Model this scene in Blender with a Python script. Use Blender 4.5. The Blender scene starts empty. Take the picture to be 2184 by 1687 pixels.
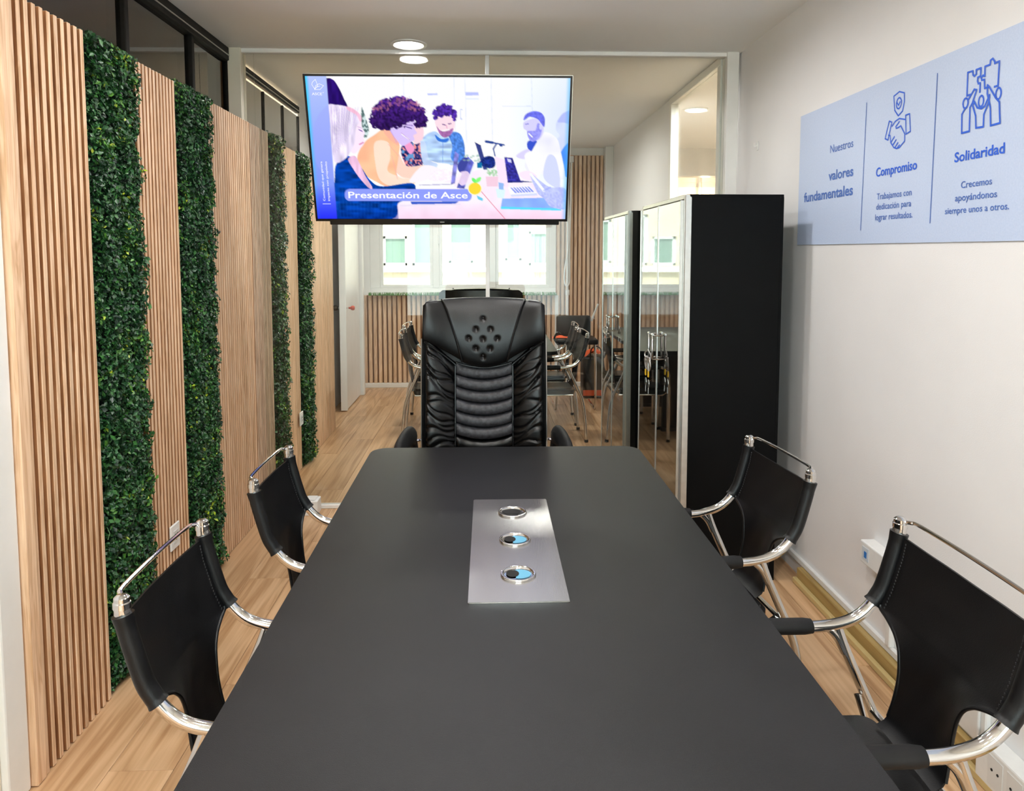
import bpy, bmesh, math, random
import numpy as np
from mathutils import Vector, Matrix, noise
random.seed(7)
PI = math.pi
scene = bpy.context.scene
C = scene.collection

# ------------------------------------------------------------------ camera
cam_d = bpy.data.cameras.new('camera')
cam_d.sensor_fit = 'HORIZONTAL'; cam_d.sensor_width = 36.0
cam_d.lens = 1550.0 / 2184 * 36.0
cam_d.shift_x = 0.0
cam_d.shift_y = -(843.5 - 651.5) / 2184
cam_d.clip_start = 0.05; cam_d.clip_end = 200
cam = bpy.data.objects.new('camera', cam_d); C.objects.link(cam)
cam.location = (0, 0, 1.55)
cam.rotation_euler = (math.radians(90 - 4.3), 0, math.radians(-1.916))
scene.camera = cam

# ------------------------------------------------------------------ world, sun, exposure
W = bpy.data.worlds.new('world'); scene.world = W; W.use_nodes = True
wn = W.node_tree; bg = wn.nodes['Background']
bg.inputs[0].default_value = (0.84, 0.92, 1.0, 1); bg.inputs[1].default_value = 6.5
sd = bpy.data.lights.new('sun', 'SUN'); sd.energy = 9.0; sd.angle = 0.02; sd.color = (1, 0.96, 0.9)
sun = bpy.data.objects.new('sun', sd); C.objects.link(sun)
sun.rotation_euler = (math.radians(44), 0, 0)
scene.view_settings.view_transform = 'Standard'
scene.view_settings.look = 'None'
EXPO = 0.54
scene.view_settings.exposure = EXPO
scene.view_settings.gamma = 1.0
scene.view_settings.use_curve_mapping = False
scene.cycles.max_bounces = 10
scene.cycles.diffuse_bounces = 5
scene.cycles.glossy_bounces = 6
scene.cycles.transparent_max_bounces = 16
scene.cycles.sample_clamp_indirect = 6.0
scene.cycles.caustics_reflective = False
scene.cycles.caustics_refractive = False
LAMP_W = 9.5
LAMP_COL = (1.0, 0.98, 0.96)

# ------------------------------------------------------------------ materials
def lin(h):
    h = h.lstrip('#'); v = [int(h[i:i+2], 16) / 255 for i in (0, 2, 4)]
    return tuple(((c + .055) / 1.055) ** 2.4 if c > .04045 else c / 12.92 for c in v)
def col(h): return (*lin(h), 1)
MATS = {}
def mat(name, c='#808080', rough=.5, metal=0., spec=.5, emis=None, estr=0., coat=0.):
    if name in MATS: return MATS[name]
    m = bpy.data.materials.new(name); m.use_nodes = True
    b = m.node_tree.nodes['Principled BSDF']
    b.inputs['Base Color'].default_value = col(c); b.inputs['Roughness'].default_value = rough
    b.inputs['Metallic'].default_value = metal; b.inputs['Specular IOR Level'].default_value = spec
    b.inputs['Coat Weight'].default_value = coat
    if emis: b.inputs['Emission Color'].default_value = col(emis); b.inputs['Emission Strength'].default_value = estr
    MATS[name] = m; return m
def nd(m, t, **k):
    n = m.node_tree.nodes.new(t)
    for a, v in k.items(): setattr(n, a, v)
    return n
def lk(m, a, b): m.node_tree.links.new(a, b)
def noisy(m, c1, c2, scale=20, bump=0., bscale=None, detail=4, stretch=(1, 1, 1), rand=False):
    """procedural mottling between two colours plus a fine bump"""
    b = m.node_tree.nodes['Principled BSDF']
    tc = nd(m, 'ShaderNodeTexCoord'); mp = nd(m, 'ShaderNodeMapping'); mp.inputs['Scale'].default_value = stretch
    lk(m, tc.outputs['Object'], mp.inputs[0])
    src = mp.outputs[0]
    n = nd(m, 'ShaderNodeTexNoise'); n.inputs['Scale'].default_value = scale; n.inputs['Detail'].default_value = detail
    if rand:
        oi = nd(m, 'ShaderNodeObjectInfo'); ad = nd(m, 'ShaderNodeVectorMath', operation='ADD'); ml = nd(m, 'ShaderNodeMath', operation='MULTIPLY'); ml.inputs[1].default_value = 57.
        lk(m, oi.outputs['Random'], ml.inputs[0]); lk(m, src, ad.inputs[0]); lk(m, ml.outputs[0], ad.inputs[1]); src = ad.outputs[0]
    lk(m, src, n.inputs['Vector'])
    r = nd(m, 'ShaderNodeValToRGB'); r.color_ramp.elements[0].color = col(c1); r.color_ramp.elements[1].color = col(c2)
    r.color_ramp.elements[0].position = .3; r.color_ramp.elements[1].position = .7
    lk(m, n.outputs['Fac'], r.inputs[0]); lk(m, r.outputs[0], b.inputs['Base Color'])
    if bump:
        n2 = nd(m, 'ShaderNodeTexNoise'); n2.inputs['Scale'].default_value = bscale or scale * 6; n2.inputs['Detail'].default_value = 3
        lk(m, src, n2.inputs['Vector'])
        bp = nd(m, 'ShaderNodeBump'); bp.inputs['Strength'].default_value = bump; bp.inputs['Distance'].default_value = .002
        lk(m, n2.outputs['Fac'], bp.inputs['Height']); lk(m, bp.outputs[0], b.inputs['Normal'])
    return m
def wood(name, c1, c2, c3, rough, axis, ring=9., fine=60., bump=.15, varia=.25):
    """long-grained wood; axis = index of the grain direction; colour varies per object"""
    m = mat(name, c1, rough); b = m.node_tree.nodes['Principled BSDF']
    tc = nd(m, 'ShaderNodeTexCoord'); oi = nd(m, 'ShaderNodeObjectInfo')
    mu = nd(m, 'ShaderNodeMath', operation='MULTIPLY'); mu.inputs[1].default_value = 91.
    lk(m, oi.outputs['Random'], mu.inputs[0])
    ad = nd(m, 'ShaderNodeVectorMath', operation='ADD'); lk(m, tc.outputs['Object'], ad.inputs[0]); lk(m, mu.outputs[0], ad.inputs[1])
    def scaled(s_long, s_cross):
        mp = nd(m, 'ShaderNodeMapping'); s = [s_cross] * 3; s[axis] = s_long; mp.inputs['Scale'].default_value = s
        lk(m, ad.outputs[0], mp.inputs[0]); return mp.outputs[0]
    n1 = nd(m, 'ShaderNodeTexNoise'); n1.inputs['Scale'].default_value = 1; n1.inputs['Detail'].default_value = 3; n1.inputs['Distortion'].default_value = 1.2
    lk(m, scaled(ring * .09, ring), n1.inputs['Vector'])
    wv = nd(m, 'ShaderNodeMath', operation='MULTIPLY'); wv.inputs[1].default_value = 26.
    lk(m, n1.outputs['Fac'], wv.inputs[0])
    sn = nd(m, 'ShaderNodeMath', operation='SINE'); lk(m, wv.outputs[0], sn.inputs[0])
    n2 = nd(m, 'ShaderNodeTexNoise'); n2.inputs['Scale'].default_value = 1; n2.inputs['Detail'].default_value = 5
    lk(m, scaled(fine * .03, fine), n2.inputs['Vector'])
    sc = nd(m, 'ShaderNodeMath', operation='MULTIPLY_ADD'); sc.inputs[1].default_value = .16; sc.inputs[2].default_value = 0.
    lk(m, sn.outputs[0], sc.inputs[0])
    a2 = nd(m, 'ShaderNodeMath', operation='ADD'); lk(m, sc.outputs[0], a2.inputs[0]); lk(m, n2.outputs['Fac'], a2.inputs[1])
    r = nd(m, 'ShaderNodeValToRGB'); e = r.color_ramp.elements
    e[0].position = .2; e[0].color = col(c3); e[1].position = .8; e[1].color = col(c2)
    k = e.new(.5); k.color = col(c1)
    lk(m, a2.outputs[0], r.inputs[0])
    hs = nd(m, 'ShaderNodeHueSaturation')
    mr = nd(m, 'ShaderNodeMapRange'); mr.inputs['To Min'].default_value = 1 - varia; mr.inputs['To Max'].default_value = 1 + varia
    lk(m, oi.outputs['Random'], mr.inputs[0]); lk(m, mr.outputs[0], hs.inputs['Value'])
    lk(m, r.outputs[0], hs.inputs['Color']); lk(m, hs.outputs[0], b.inputs['Base Color'])
    bp = nd(m, 'ShaderNodeBump'); bp.inputs['Strength'].default_value = bump; bp.inputs['Distance'].default_value = .001
    lk(m, n2.outputs['Fac'], bp.inputs['Height']); lk(m, bp.outputs[0], b.inputs['Normal'])
    return m
def glass(name, tint='#ffffff', refl=1.0, ior=1.5):
    m = bpy.data.materials.new(name); m.use_nodes = True; nt = m.node_tree; nt.nodes.clear()
    o = nt.nodes.new('ShaderNodeOutputMaterial'); t = nt.nodes.new('ShaderNodeBsdfTransparent'); t.inputs[0].default_value = col(tint)
    g = nt.nodes.new('ShaderNodeBsdfGlossy'); g.inputs['Roughness'].default_value = 0.0
    f = nt.nodes.new('ShaderNodeFresnel'); f.inputs[0].default_value = ior
    ml = nt.nodes.new('ShaderNodeMath'); ml.operation = 'MULTIPLY'; ml.inputs[1].default_value = refl
    mx = nt.nodes.new('ShaderNodeMixShader')
    nt.links.new(f.outputs[0], ml.inputs[0]); nt.links.new(ml.outputs[0], mx.inputs[0])
    nt.links.new(t.outputs[0], mx.inputs[1]); nt.links.new(g.outputs[0], mx.inputs[2]); nt.links.new(mx.outputs[0], o.inputs[0])
    MATS[name] = m; return m

M_wall = noisy(mat('wall_paint', '#e9e8e8', .55), '#e7e6e6', '#ebeaea', 3, .25, 260)
M_ceil = noisy(mat('ceiling_paint', '#f4f2ef', .6), '#f2f0ed', '#f5f4f2', 2, .1, 200)
M_warm = noisy(mat('warm_wall_paint', '#e6d3bd', .7), '#e4d0b9', '#e8d6c2', 2)
M_dim = noisy(mat('brown_wall_paint', '#b8a690', .8), '#b4a28c', '#bcab96', 2)
M_white = noisy(mat('white_enamel', '#e9e8e4', .35), '#e6e5e1', '#ecebe8', 8)
M_cream = noisy(mat('cream_paint', '#e6ddca', .45), '#e3d9c5', '#e9e1cf', 6, 0, None, 4, (1, 1, .2))
M_alu = noisy(mat('satin_aluminium', '#c9c7c3', .32, .85), '#c4c2be', '#cecdc9', 30)
M_black = noisy(mat('black_frame', '#17150f', .6, 0, .2), '#141310', '#1b1915', 20)
M_floor = wood('oak_floor', '#c9a27a', '#d9b48d', '#ab8159', .33, 1, 7, 55, .06, .10)
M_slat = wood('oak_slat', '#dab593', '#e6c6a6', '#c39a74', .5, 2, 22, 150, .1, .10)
M_side_shade = wood('oak_slat_side_shade', '#a9754b', '#b98459', '#8c5c38', .6, 2, 22, 150, .1, .08)  # slat wood darkened to carry the shade on the flanks
M_back = wood('slat_backing', '#9a683f', '#a9764b', '#7f5230', .7, 2, 16, 120, .1, .05)
M_base = wood('olive_skirting', '#a58a52', '#b39862', '#8b7040', .4, 1, 6, 60, .05, .05)
M_table = noisy(mat('black_tabletop', '#17171a', .36, 0, .30), '#151517', '#1a1a1c', 6, .35, 900)
M_tedge = mat('black_table_edge', '#232324', .5)
M_chrome = noisy(mat('chrome', '#d6d4d2', .09, 1.), '#d2d0ce', '#dad8d6', 40)
M_steel = noisy(mat('brushed_steel', '#b9b7b4', .27, 1.), '#b2b0ad', '#c2c0bd', 8, .1, 300, 4, (1, .15, 1))
M_leather = noisy(mat('black_leather', '#060607', .29, 0, .42), '#050506', '#080809', 30, .22, 420)
M_sling = noisy(mat('black_sling_leather', '#08080a', .40, 0, .35), '#070708', '#0b0b0d', 14, .14, 380)
M_rubber = noisy(mat('black_rubber', '#121213', .6, 0, .35), '#101011', '#151516', 40)
M_rib = noisy(mat('worn_grey_leather', '#2a2a2d', .5), '#1c1c1f', '#3e3e43', 60, .3, 300)
M_panel = noisy(mat('black_cabinet_panel', '#050506', .55, 0, .12), '#040405', '#060708', 12, .1, 500)
M_door = mat('black_glass_door', '#0b0b0a', .03, 0, 1.0, coat=1.0)
M_door.node_tree.nodes['Principled BSDF'].inputs['IOR'].default_value = 2.1
M_plastic = noisy(mat('white_plastic', '#e4e4e2', .35), '#e2e2e0', '#e7e7e5', 30)
M_hole = mat('dark_hole', '#0a0a0a', .8)
M_blue = mat('blue_plastic', '#5fa3c2', .3)
M_sticker = mat('blue_sticker', '#2f78c4', .5)
M_orange = mat('orange_fabric', '#d9531e', .7)
M_red = mat('red_lever', '#b5442c', .35)
M_yellow = mat('yellow_tag', '#e7b92d', .5)
M_grass = noisy(mat('grass_trim', '#4f8a35', .7), '#3f7a2a', '#6aa548', 60)
M_lamp = mat('lamp_diffuser', '#ffffff', .5, emis='#fffaf2', estr=7.)
M_sign = noisy(mat('blue_sign_vinyl', '#c0cfec', .45), '#bccce9', '#c5d3ee', 160, .2, 500)
M_ink = mat('blue_ink', '#155bd6', .5); M_ink2 = mat('grey_blue_ink', '#456cba', .5)
M_tv = mat('tv_black_plastic', '#0c0d10', .25)
M_glass = glass('clear_glass', '#fbfdfb', .6)
M_tglass = glass('transom_glass', '#ddd3c6', 2.4); M_tglass2 = glass('rear_transom_glass', '#f0ebe2', 3.2)
M_wglass = glass('window_glass', '#f4faf6', .8)
M_facade = noisy(mat('pale_render', '#948875', .8), '#8a7d6a', '#9d917e', 1.5, .1, 30)
M_green = mat('dark_green_shutter', '#48685a', .5)

# ------------------------------------------------------------------ helpers
def props(o, label=None, cat=None, group=None, kind=None):
    if label: o['label'] = label
    if cat: o['category'] = cat
    if group: o['group'] = group
    if kind: o['kind'] = kind
    return o
def empty(name, loc=(0, 0, 0), rz=0., label=None, cat=None, group=None, kind=None):
    o = bpy.data.objects.new(name, None); o.empty_display_size = .1; C.objects.link(o)
    o.location = loc; o.rotation_euler = (0, 0, rz)
    return props(o, label, cat, group, kind)
def smooth_by_angle(me, deg=35):
    bm = bmesh.new(); bm.from_mesh(me)
    for f in bm.faces: f.smooth = True
    for e in bm.edges:
        if len(e.link_faces) == 2 and e.calc_face_angle(0) > math.radians(deg): e.smooth = False
    bm.to_mesh(me); bm.free()
class MB:
    def __init__(s): s.v = []; s.f = []
    def add(s, v, f):
        n = len(s.v); s.v += [tuple(p) for p in v]; s.f += [tuple(i + n for i in q) for q in f]; return s
    def box(s, x0, x1, y0, y1, z0, z1, b=0.):
        if b <= 0:
            v = [(x, y, z) for z in (z0, z1) for y in (y0, y1) for x in (x0, x1)]
            return s.add(v, [(0, 2, 3, 1), (4, 5, 7, 6), (0, 1, 5, 4), (2, 6, 7, 3), (0, 4, 6, 2), (1, 3, 7, 5)])
        bm = bmesh.new(); bmesh.ops.create_cube(bm, size=1)
        for v in bm.verts: v.co = Vector(((x0+x1)/2 + v.co.x*(x1-x0), (y0+y1)/2 + v.co.y*(y1-y0), (z0+z1)/2 + v.co.z*(z1-z0)))
        bmesh.ops.bevel(bm, geom=bm.edges[:], offset=b, segments=2 if b > .004 else 1, affect='EDGES', profile=.5)
        bm.verts.index_update(); s.add([v.co for v in bm.verts], [[v.index for v in f.verts] for f in bm.faces]); bm.free(); return s
    def tube(s, pts, r, n=10, closed=False, caps=True, flat=1.):
        P = [Vector(p) for p in pts]; k = len(P); rr = r if hasattr(r, '__len__') else [r] * k
        T = []
        for i in range(k):
            a = P[i-1] if (i > 0 or closed) else P[0]; b = P[(i+1) % k] if (i < k-1 or closed) else P[-1]
            T.append((b - a).normalized())
        up = Vector((0, 0, 1)) if abs(T[0].z) < .9 else Vector((1, 0, 0))
        N = (up - T[0] * up.dot(T[0])).normalized(); vs = []
        for i in range(k):
            N = (N - T[i] * N.dot(T[i])).normalized(); B = T[i].cross(N)
            for j in range(n):
                a = 2 * PI * j / n; vs.append(P[i] + (N * math.cos(a) + B * math.sin(a) * flat) * rr[i])
        fs = []
        for i in range(k if closed else k - 1):
            i2 = (i + 1) % k
            for j in range(n): fs.append((i*n+j, i*n+(j+1) % n, i2*n+(j+1) % n, i2*n+j))
        if caps and not closed: fs += [tuple(range(n))[::-1], tuple((k-1)*n + j for j in range(n))]
        return s.add(vs, fs)
    def lathe(s, prof, n=32, c=(0, 0, 0), axis='z'):
        vs = []
        for r, h in prof:
            for j in range(n):
                a = 2*PI*j/n; p = (r*math.cos(a), r*math.sin(a), h)
                if axis == 'x': p = (h, p[0], p[1])
                if axis == 'y': p = (p[0], h, p[1])
                vs.append((c[0]+p[0], c[1]+p[1], c[2]+p[2]))
        k = len(prof); fs = [(i*n+j, i*n+(j+1) % n, (i+1)*n+(j+1) % n, (i+1)*n+j) for i in range(k-1) for j in range(n)]
        fs += [tuple(range(n))[::-1], tuple((k-1)*n+j for j in range(n))]
        return s.add(vs, fs)
    def grid(s, fn, nu, nv):
        vs = [fn(i/nu, j/nv) for j in range(nv+1) for i in range(nu+1)]
        return s.add(vs, [(j*(nu+1)+i, j*(nu+1)+i+1, (j+1)*(nu+1)+i+1, (j+1)*(nu+1)+i) for j in range(nv) for i in range(nu)])
    def prism(s, poly, z0, z1):
        n = len(poly); v = [(x, y, z0) for x, y in poly] + [(x, y, z1) for x, y in poly]
        return s.add(v, [tuple(range(n))[::-1], tuple(range(n, 2*n))] + [(i, (i+1) % n, n+(i+1) % n, n+i) for i in range(n)])
    def mesh(s, name, m, smooth=None):
        me = bpy.data.meshes.new(name); me.from_pydata(s.v, [], s.f)
        bm = bmesh.new(); bm.from_mesh(me); bmesh.ops.recalc_face_normals(bm, faces=bm.faces); bm.to_mesh(me); bm.free()
        me.materials.append(m)
        if smooth: smooth_by_angle(me, smooth)
        return me
    def build(s, name, m, parent=None, smooth=None, loc=None, **k):
        o = bpy.data.objects.new(name, s.mesh(name, m, smooth)); C.objects.link(o)
        if parent: o.parent = parent
        if loc: o.location = loc
        return props(o, **k)
def inst(name, me, parent, loc=(0, 0, 0), rot=(0, 0, 0), scale=None, **k):
    o = bpy.data.objects.new(name, me); C.objects.link(o); o.parent = parent; o.location = loc; o.rotation_euler = rot
    if scale: o.scale = scale
    return props(o, **k)
def copy_tree(o, parent=None):
    c = o.copy(); C.objects.link(c); c.parent = parent
    for ch in [x for x in kids.get(o.name, [])]: copy_tree(ch, c)
    return c
kids = {}
def index_kids():
    kids.clear()
    for o in bpy.data.objects:
        if o.parent: kids.setdefault(o.parent.name, []).append(o)
def arc(c, r, a0, a1, n, plane='yz'):
    out = []
    for i in range(n+1):
        a = math.radians(a0 + (a1-a0)*i/n); out.append((c[0]+r*math.cos(a), c[1]+r*math.sin(a)))
    return out
def spline(pts, n=6):
    """Catmull-Rom through 3-D points"""
    P = [Vector(p) for p in pts]; P = [P[0]*2-P[1]] + P + [P[-1]*2-P[-2]]; out = []
    for i in range(1, len(P)-2):
        for j in range(n):
            t = j/n; a, b, c, d = P[i-1:i+3]
            out.append(.5*((2*b)+(c-a)*t+(2*a-5*b+4*c-d)*t*t+(3*b-a-3*c+d)*t**3))
    out.append(P[-2]); return out
def S(name, mb, m, smooth=None, parent=None):
    return mb.build(name, m, parent, smooth, kind='structure')

# ------------------------------------------------------------------ room shell
CZ = 2.705; XR = 1.485; YB = -2.6; YF = 8.27; XL = -1.35; PY = 4.33
fl = S('floor', MB().box(-3.4, 3.8, YB-.1, 10, -.08, -.012), mat('subfloor', '#7a6a55', .8))
me_plank = {}
def plank(y0, y1, x0, x1):
    key = (round(y1-y0, 3), round(x1-x0, 3))
    if key not in me_plank:
        hy, hx = (y1-y0)/2-.0006, (x1-x0)/2-.0006
        me_plank[key] = MB().box(-hx, hx, -hy, hy, -.012, 0, .0012).mesh('plank', M_floor)
    inst('plank', me_plank[key], fl, ((x0+x1)/2, (y0+y1)/2, 0))
pw = .192
for i in range(16):
    x0 = -1.52 + i*pw; y = YB + (i*.43 % 1.28) - 1.28
    while y < YF:
        a, b = max(y, YB), min(y+1.28, YF)
        if b - a > .02: plank(a, b, x0, x0+pw)
        y += 1.28
S('floor_right_corridor', MB().box(1.56, 3.7, 4.4, 9.6, -.012, 0), mat('corridor_floor', '#dccfbd', .4))
S('floor_left_corridor', MB().box(-2.85, -1.64, YB, 6.4, -.012, 0), MATS['corridor_floor'])
S('ceiling', MB().box(-3.4, 3.8, YB-.1, 10, CZ, CZ+.12), M_ceil)
S('wall_back', MB().box(-1.75, XR+.1, YB-.12, YB, 0, .5).box(-1.75, XR+.1, YB-.12, YB, 2.45, CZ).box(-1.75, -1.3, YB-.12, YB, .5, 2.45).box(1.3, XR+.1, YB-.12, YB, .5, 2.45), M_wall)
wb = empty('window_6', (0, YB-.06, .5), kind='structure')  # added window behind the camera, lets daylight in as fill
MB().box(-1.3, 1.3, -.03, .03, 0, .05).box(-1.3, 1.3, -.03, .03, 1.9, 1.95).box(-1.3, -1.25, -.03, .03, .05, 1.9).box(1.25, 1.3, -.03, .03, .05, 1.9).box(-.03, .03, -.03, .03, .05, 1.9).build('window_frame', M_white, wb)
MB().box(-1.25, -.03, -.004, .004, .05, 1.9).build('pane', M_wglass, wb); MB().box(.03, 1.25, -.004, .004, .05, 1.9).build('pane', M_wglass, wb)
for nm, loc, sx_w, sy_w, rx in (('portal', (0, YB-.10, 1.475), 2.5, 1.85, 90), ('portal', (-.28, 8.42, 1.735), 2.0, 1.2, -90)):
    pd = bpy.data.lights.new(nm, 'AREA'); pd.shape = 'RECTANGLE'; pd.size = sx_w; pd.size_y = sy_w; pd.cycles.is_portal = True
    po = bpy.data.objects.new(nm, pd); C.objects.link(po); po.location = loc; po.rotation_euler = (math.radians(rx), 0, 0)
S('wall_right', MB().box(XR, XR+.1, YB, PY+.06, 0, CZ), M_wall)
S('wall_left', MB().box(XL-.28, XL, 2.0, 6.30, 0, 2.235), M_wall)
S('wall_left_near', MB().box(XL-.3, XL-.02, YB, 1.70, 0, CZ).box(XL-.3, XL-.02, 1.70, 2.0, 2.3, CZ), M_wall)
S('wall_left_upper', MB().box(-1.60, -1.50, 5.90, 6.30, 2.235, CZ).box(-1.60, -1.50, 4.33, 4.60, 2.235, CZ), M_wall)
S('wall_left_far', MB().box(-1.64, -1.515, 6.30, YF, 0, CZ).box(-1.515, -1.40, 6.30, 6.34, 0, CZ), M_wall)
S('wall_corridor_left', MB().box(-2.95, -2.85, YB, 4.4, 0, CZ), M_dim)
S('wall_corridor_divider', MB().box(-2.85, -1.62, 4.40, 4.46, 0, CZ).box(-2.95, -2.85, 4.46, 6.5, 0, CZ), M_cream)
S('wall_corridor_end', MB().box(-2.9, -1.55, 6.4, 6.5, 0, CZ).box(-2.9, -1.62, YB-.1, YB, 0, CZ), M_dim)
# far wall with window opening x -1.30..0.775, z 1.09..2.38
S('wall_front', MB().box(-1.64, 3.7, YF, YF+.2, 0, 1.07).box(-1.64, 3.7, YF, YF+.2, 2.40, CZ).box(-1.64, -1.33, YF, YF+.2, 1.07, 2.4).box(.775, 1.56, YF, YF+.2, 1.07, 2.4).box(1.56, 3.7, 9.6, 9.7, 0, CZ), M_white)
S('wall_right_rear', MB().box(1.40, 1.435, 5.62, YF, 0, CZ), M_wall)
S('wall_corridor_right', MB().box(3.6, 3.7, 4.3, 9.6, 0, CZ).box(1.56, 3.6, 4.30, 4.38, 0, CZ), M_warm)
S('wall_corridor_far', MB().box(1.56, 3.6, 9.5, 9.6, 0, CZ), M_warm)
S('trim_column', MB().box(1.31, 1.40, 8.12, YF, 0, CZ, .004), M_white)

# glass partition between the two rooms
part = empty('window_1', (0, PY, 0), kind='structure')
MB().box(-1.41, 1.46, -.03, .03, 2.682, CZ, .003).build('head_frame', M_ceil, part)
MB().box(-1.48, -1.405, -.045, .045, 0, CZ, .003).build('side_post', M_cream, part, label='cream side post')
MB().box(1.40, 1.47, -.045, .045, 0, CZ, .003).build('side_post', M_white, part)
MB().box(-1.30, .88, -.02, .02, 0, .024, .003).build('floor_rail', M_white, part)
MB().box(-.012, .012, -.012, .012, .035, 2.682, .002).build('joint_profile', M_white, part)
MB().box(-1.345, -.012, -.005, .005, .024, 2.682).box(-1.405, -1.345, -.005, .005, 2.265, 2.682).build('pane', M_glass, part)
MB().box(.012, 1.40, -.005, .005, .024, 2.682).build('pane', M_glass, part)
# side glass of the rear room
sg = empty('window_2', (1.42, 4.38, 0), kind='structure')
MB().box(-.03, .03, 0, 1.24, 2.655, CZ, .003).build('head_frame', M_white, sg)
for y in (0.03, 1.205): MB().box(-.03, .03, y-.03, y+.03, 0, 2.655, .003).build('side_post', M_white, sg)
MB().box(-.004, .004, .06, 1.175, 0, 2.655).build('pane', M_glass, sg)
# left transoms
def transom(n, y0, y1, posts, ztop, gm=M_tglass, k=1.):
    t = empty('window_%d' % n, (-1.50, y0, 2.235), kind='structure')
    L = y1-y0; H = ztop-2.235
    MB().box(-.035*k, .03*k, 0, L, H-.045*k, H+.03, .004).build('head_frame', M_black, t)
    MB().box(.03*k, .03*k+.004, 0, L, H-.020*k, H-.020*k+.006).build('rail_highlight', M_alu, t, label='bright bead painted in as the rail highlight')  # thin bright strip standing in for a highlight along the black rail
    MB().box(-.035, .03, 0, L, 0, .03).build('sill_frame', M_black, t)
    ys = [0]+[p-y0 for p in posts]+[L]
    for p in ys: MB().box(-.03*k, .02*k, p-.016*k, p+.016*k, .03, H-.045, .003).build('mullion', M_black, t)
    for a, b in zip(ys[:-1], ys[1:]): MB().box(-.008, 0, a+.016, b-.016, .03, H-.045).build('pane', gm, t)
transom(3, YB, 4.33, [-.6, 1.2, 3.12, 3.80], 2.675)
transom(4, 4.60, 5.90, [5.0, 5.46], 2.655, M_tglass2, .5)

# baseboard and cable trunking on the right
b = S('baseboard_right', MB().box(1.445, XR, YB, 3.26, 0, .072, .003), M_base)
MB().box(1.425, 1.446, YB, 3.26, 0, .028, .004).build('shoe_moulding', mat('light_skirting', '#c9b27c', .4), b)
S('trim_1', MB().box(1.468, XR, YB, 4.2, .072, .102, .004), M_plastic)
S('baseboard_front', MB().box(-1.42, 1.31, 8.2, YF, 0, .05, .004), M_white)
# door at far left of the near room
d = empty('door_1', (XL, 1.70, 0), kind='structure')
MB().box(-.03, .03, .24, .335, 0, 2.3, .006).build('architrave', M_white, d)
MB().box(-.04, .012, -.0, .24, 0, 2.3, .004).build('door_leaf', M_cream, d, label='cream door leaf')
st = MB().box(.012, .018, .17, .215, .90, 1.03, .002).build('strike_plate', M_alu, d)
MB().box(.017, .021, .18, .205, .945, .985).build('latch_hole', mat('brass', '#7a5a34', .4, .7), st)
# open door in the rear room
d = empty('door_2', (-1.385, 6.98, 0), kind='structure')
MB().box(-.02, .02, 0, .78, .01, 2.12, .003).build('door_leaf', M_white, d)
MB().box(-.032, .032, -.012, .004, .01, 2.12, .003).build('edge_trim', M_white, d)
MB().tube([(-.06, .06, 1.0), (.06, .06, 1.0)], .006).build('spindle', M_chrome, d)
MB().lathe([(.008, -.055), (.022, -.065), (.026, -.09), (.02, -.105), (.0, -.108)], 16, (0, .06, 1.0), 'x').build('door_handle', mat('bronze_knob', '#3b352a', .4, .5), d, 40)
MB().lathe([(.012, .045), (.008, .055), (.02, .07), (.024, .085), (.018, .1), (.0, .104)], 16, (0, .06, 1.0), 'x').build('door_handle', M_red, d, 40, label='red door knob')
S('trim_2', MB().box(-1.51, -1.33, 7.78, 7.86, 0, 2.2, .004), M_white)

# rear window, three casements
w = empty('window_5', (0, 8.30, 1.075), kind='structure')
MB().box(-1.33, .775, -.02, .06, 0, .055, .004).box(-1.33, .775, -.02, .06, 1.25, 1.32, .004).box(-1.33, -1.22, -.02, .06, .055, 1.25, .004).box(.70, .775, -.02, .06, .055, 1.25, .004).build('window_frame', M_white, w)
for x in (-.585, .055): MB().box(x-.035, x+.035, -.03, .06, .055, 1.25, .004).build('mullion', M_white, w)
for a, b2 in ((-1.22, -.62), (-.55, .02), (.09, .70)):
    s_ = MB().box(a, b2, -.01, .03, .055, .09, .003).box(a, b2, -.01, .03, 1.2, 1.25, .003).box(a, a+.035, -.01, .03, .09, 1.2, .003).box(b2-.035, b2, -.01, .03, .09, 1.2, .003).build('sash', M_white, w)
    MB().box(a+.035, b2-.035, .006, .012, .09, 1.2).build('pane', M_wglass, s_)
MB().box(-.56, -.545, -.055, -.03, .55, .66, .004).build('handle', M_white, w)
S('windowsill', MB().box(-1.33, .775, 8.15, 8.30, 1.055, 1.075, .004), M_white)
# artificial grass fringe on the sill
mb = MB()
for i in range(1500):
    x = random.uniform(-1.33, .775); y = 8.15+random.uniform(-.012, .03); h = random.uniform(.008, .026); a = random.uniform(-.01, .01)
    mb.add([(x-.004, y, 1.052), (x+.004, y, 1.052), (x+a, y-.01, 1.07+h)], [(0, 1, 2)])
mb.build('grass_fringe', M_grass, label='green artificial grass fringe along the rear windowsill', cat='artificial grass', kind='stuff')

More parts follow.
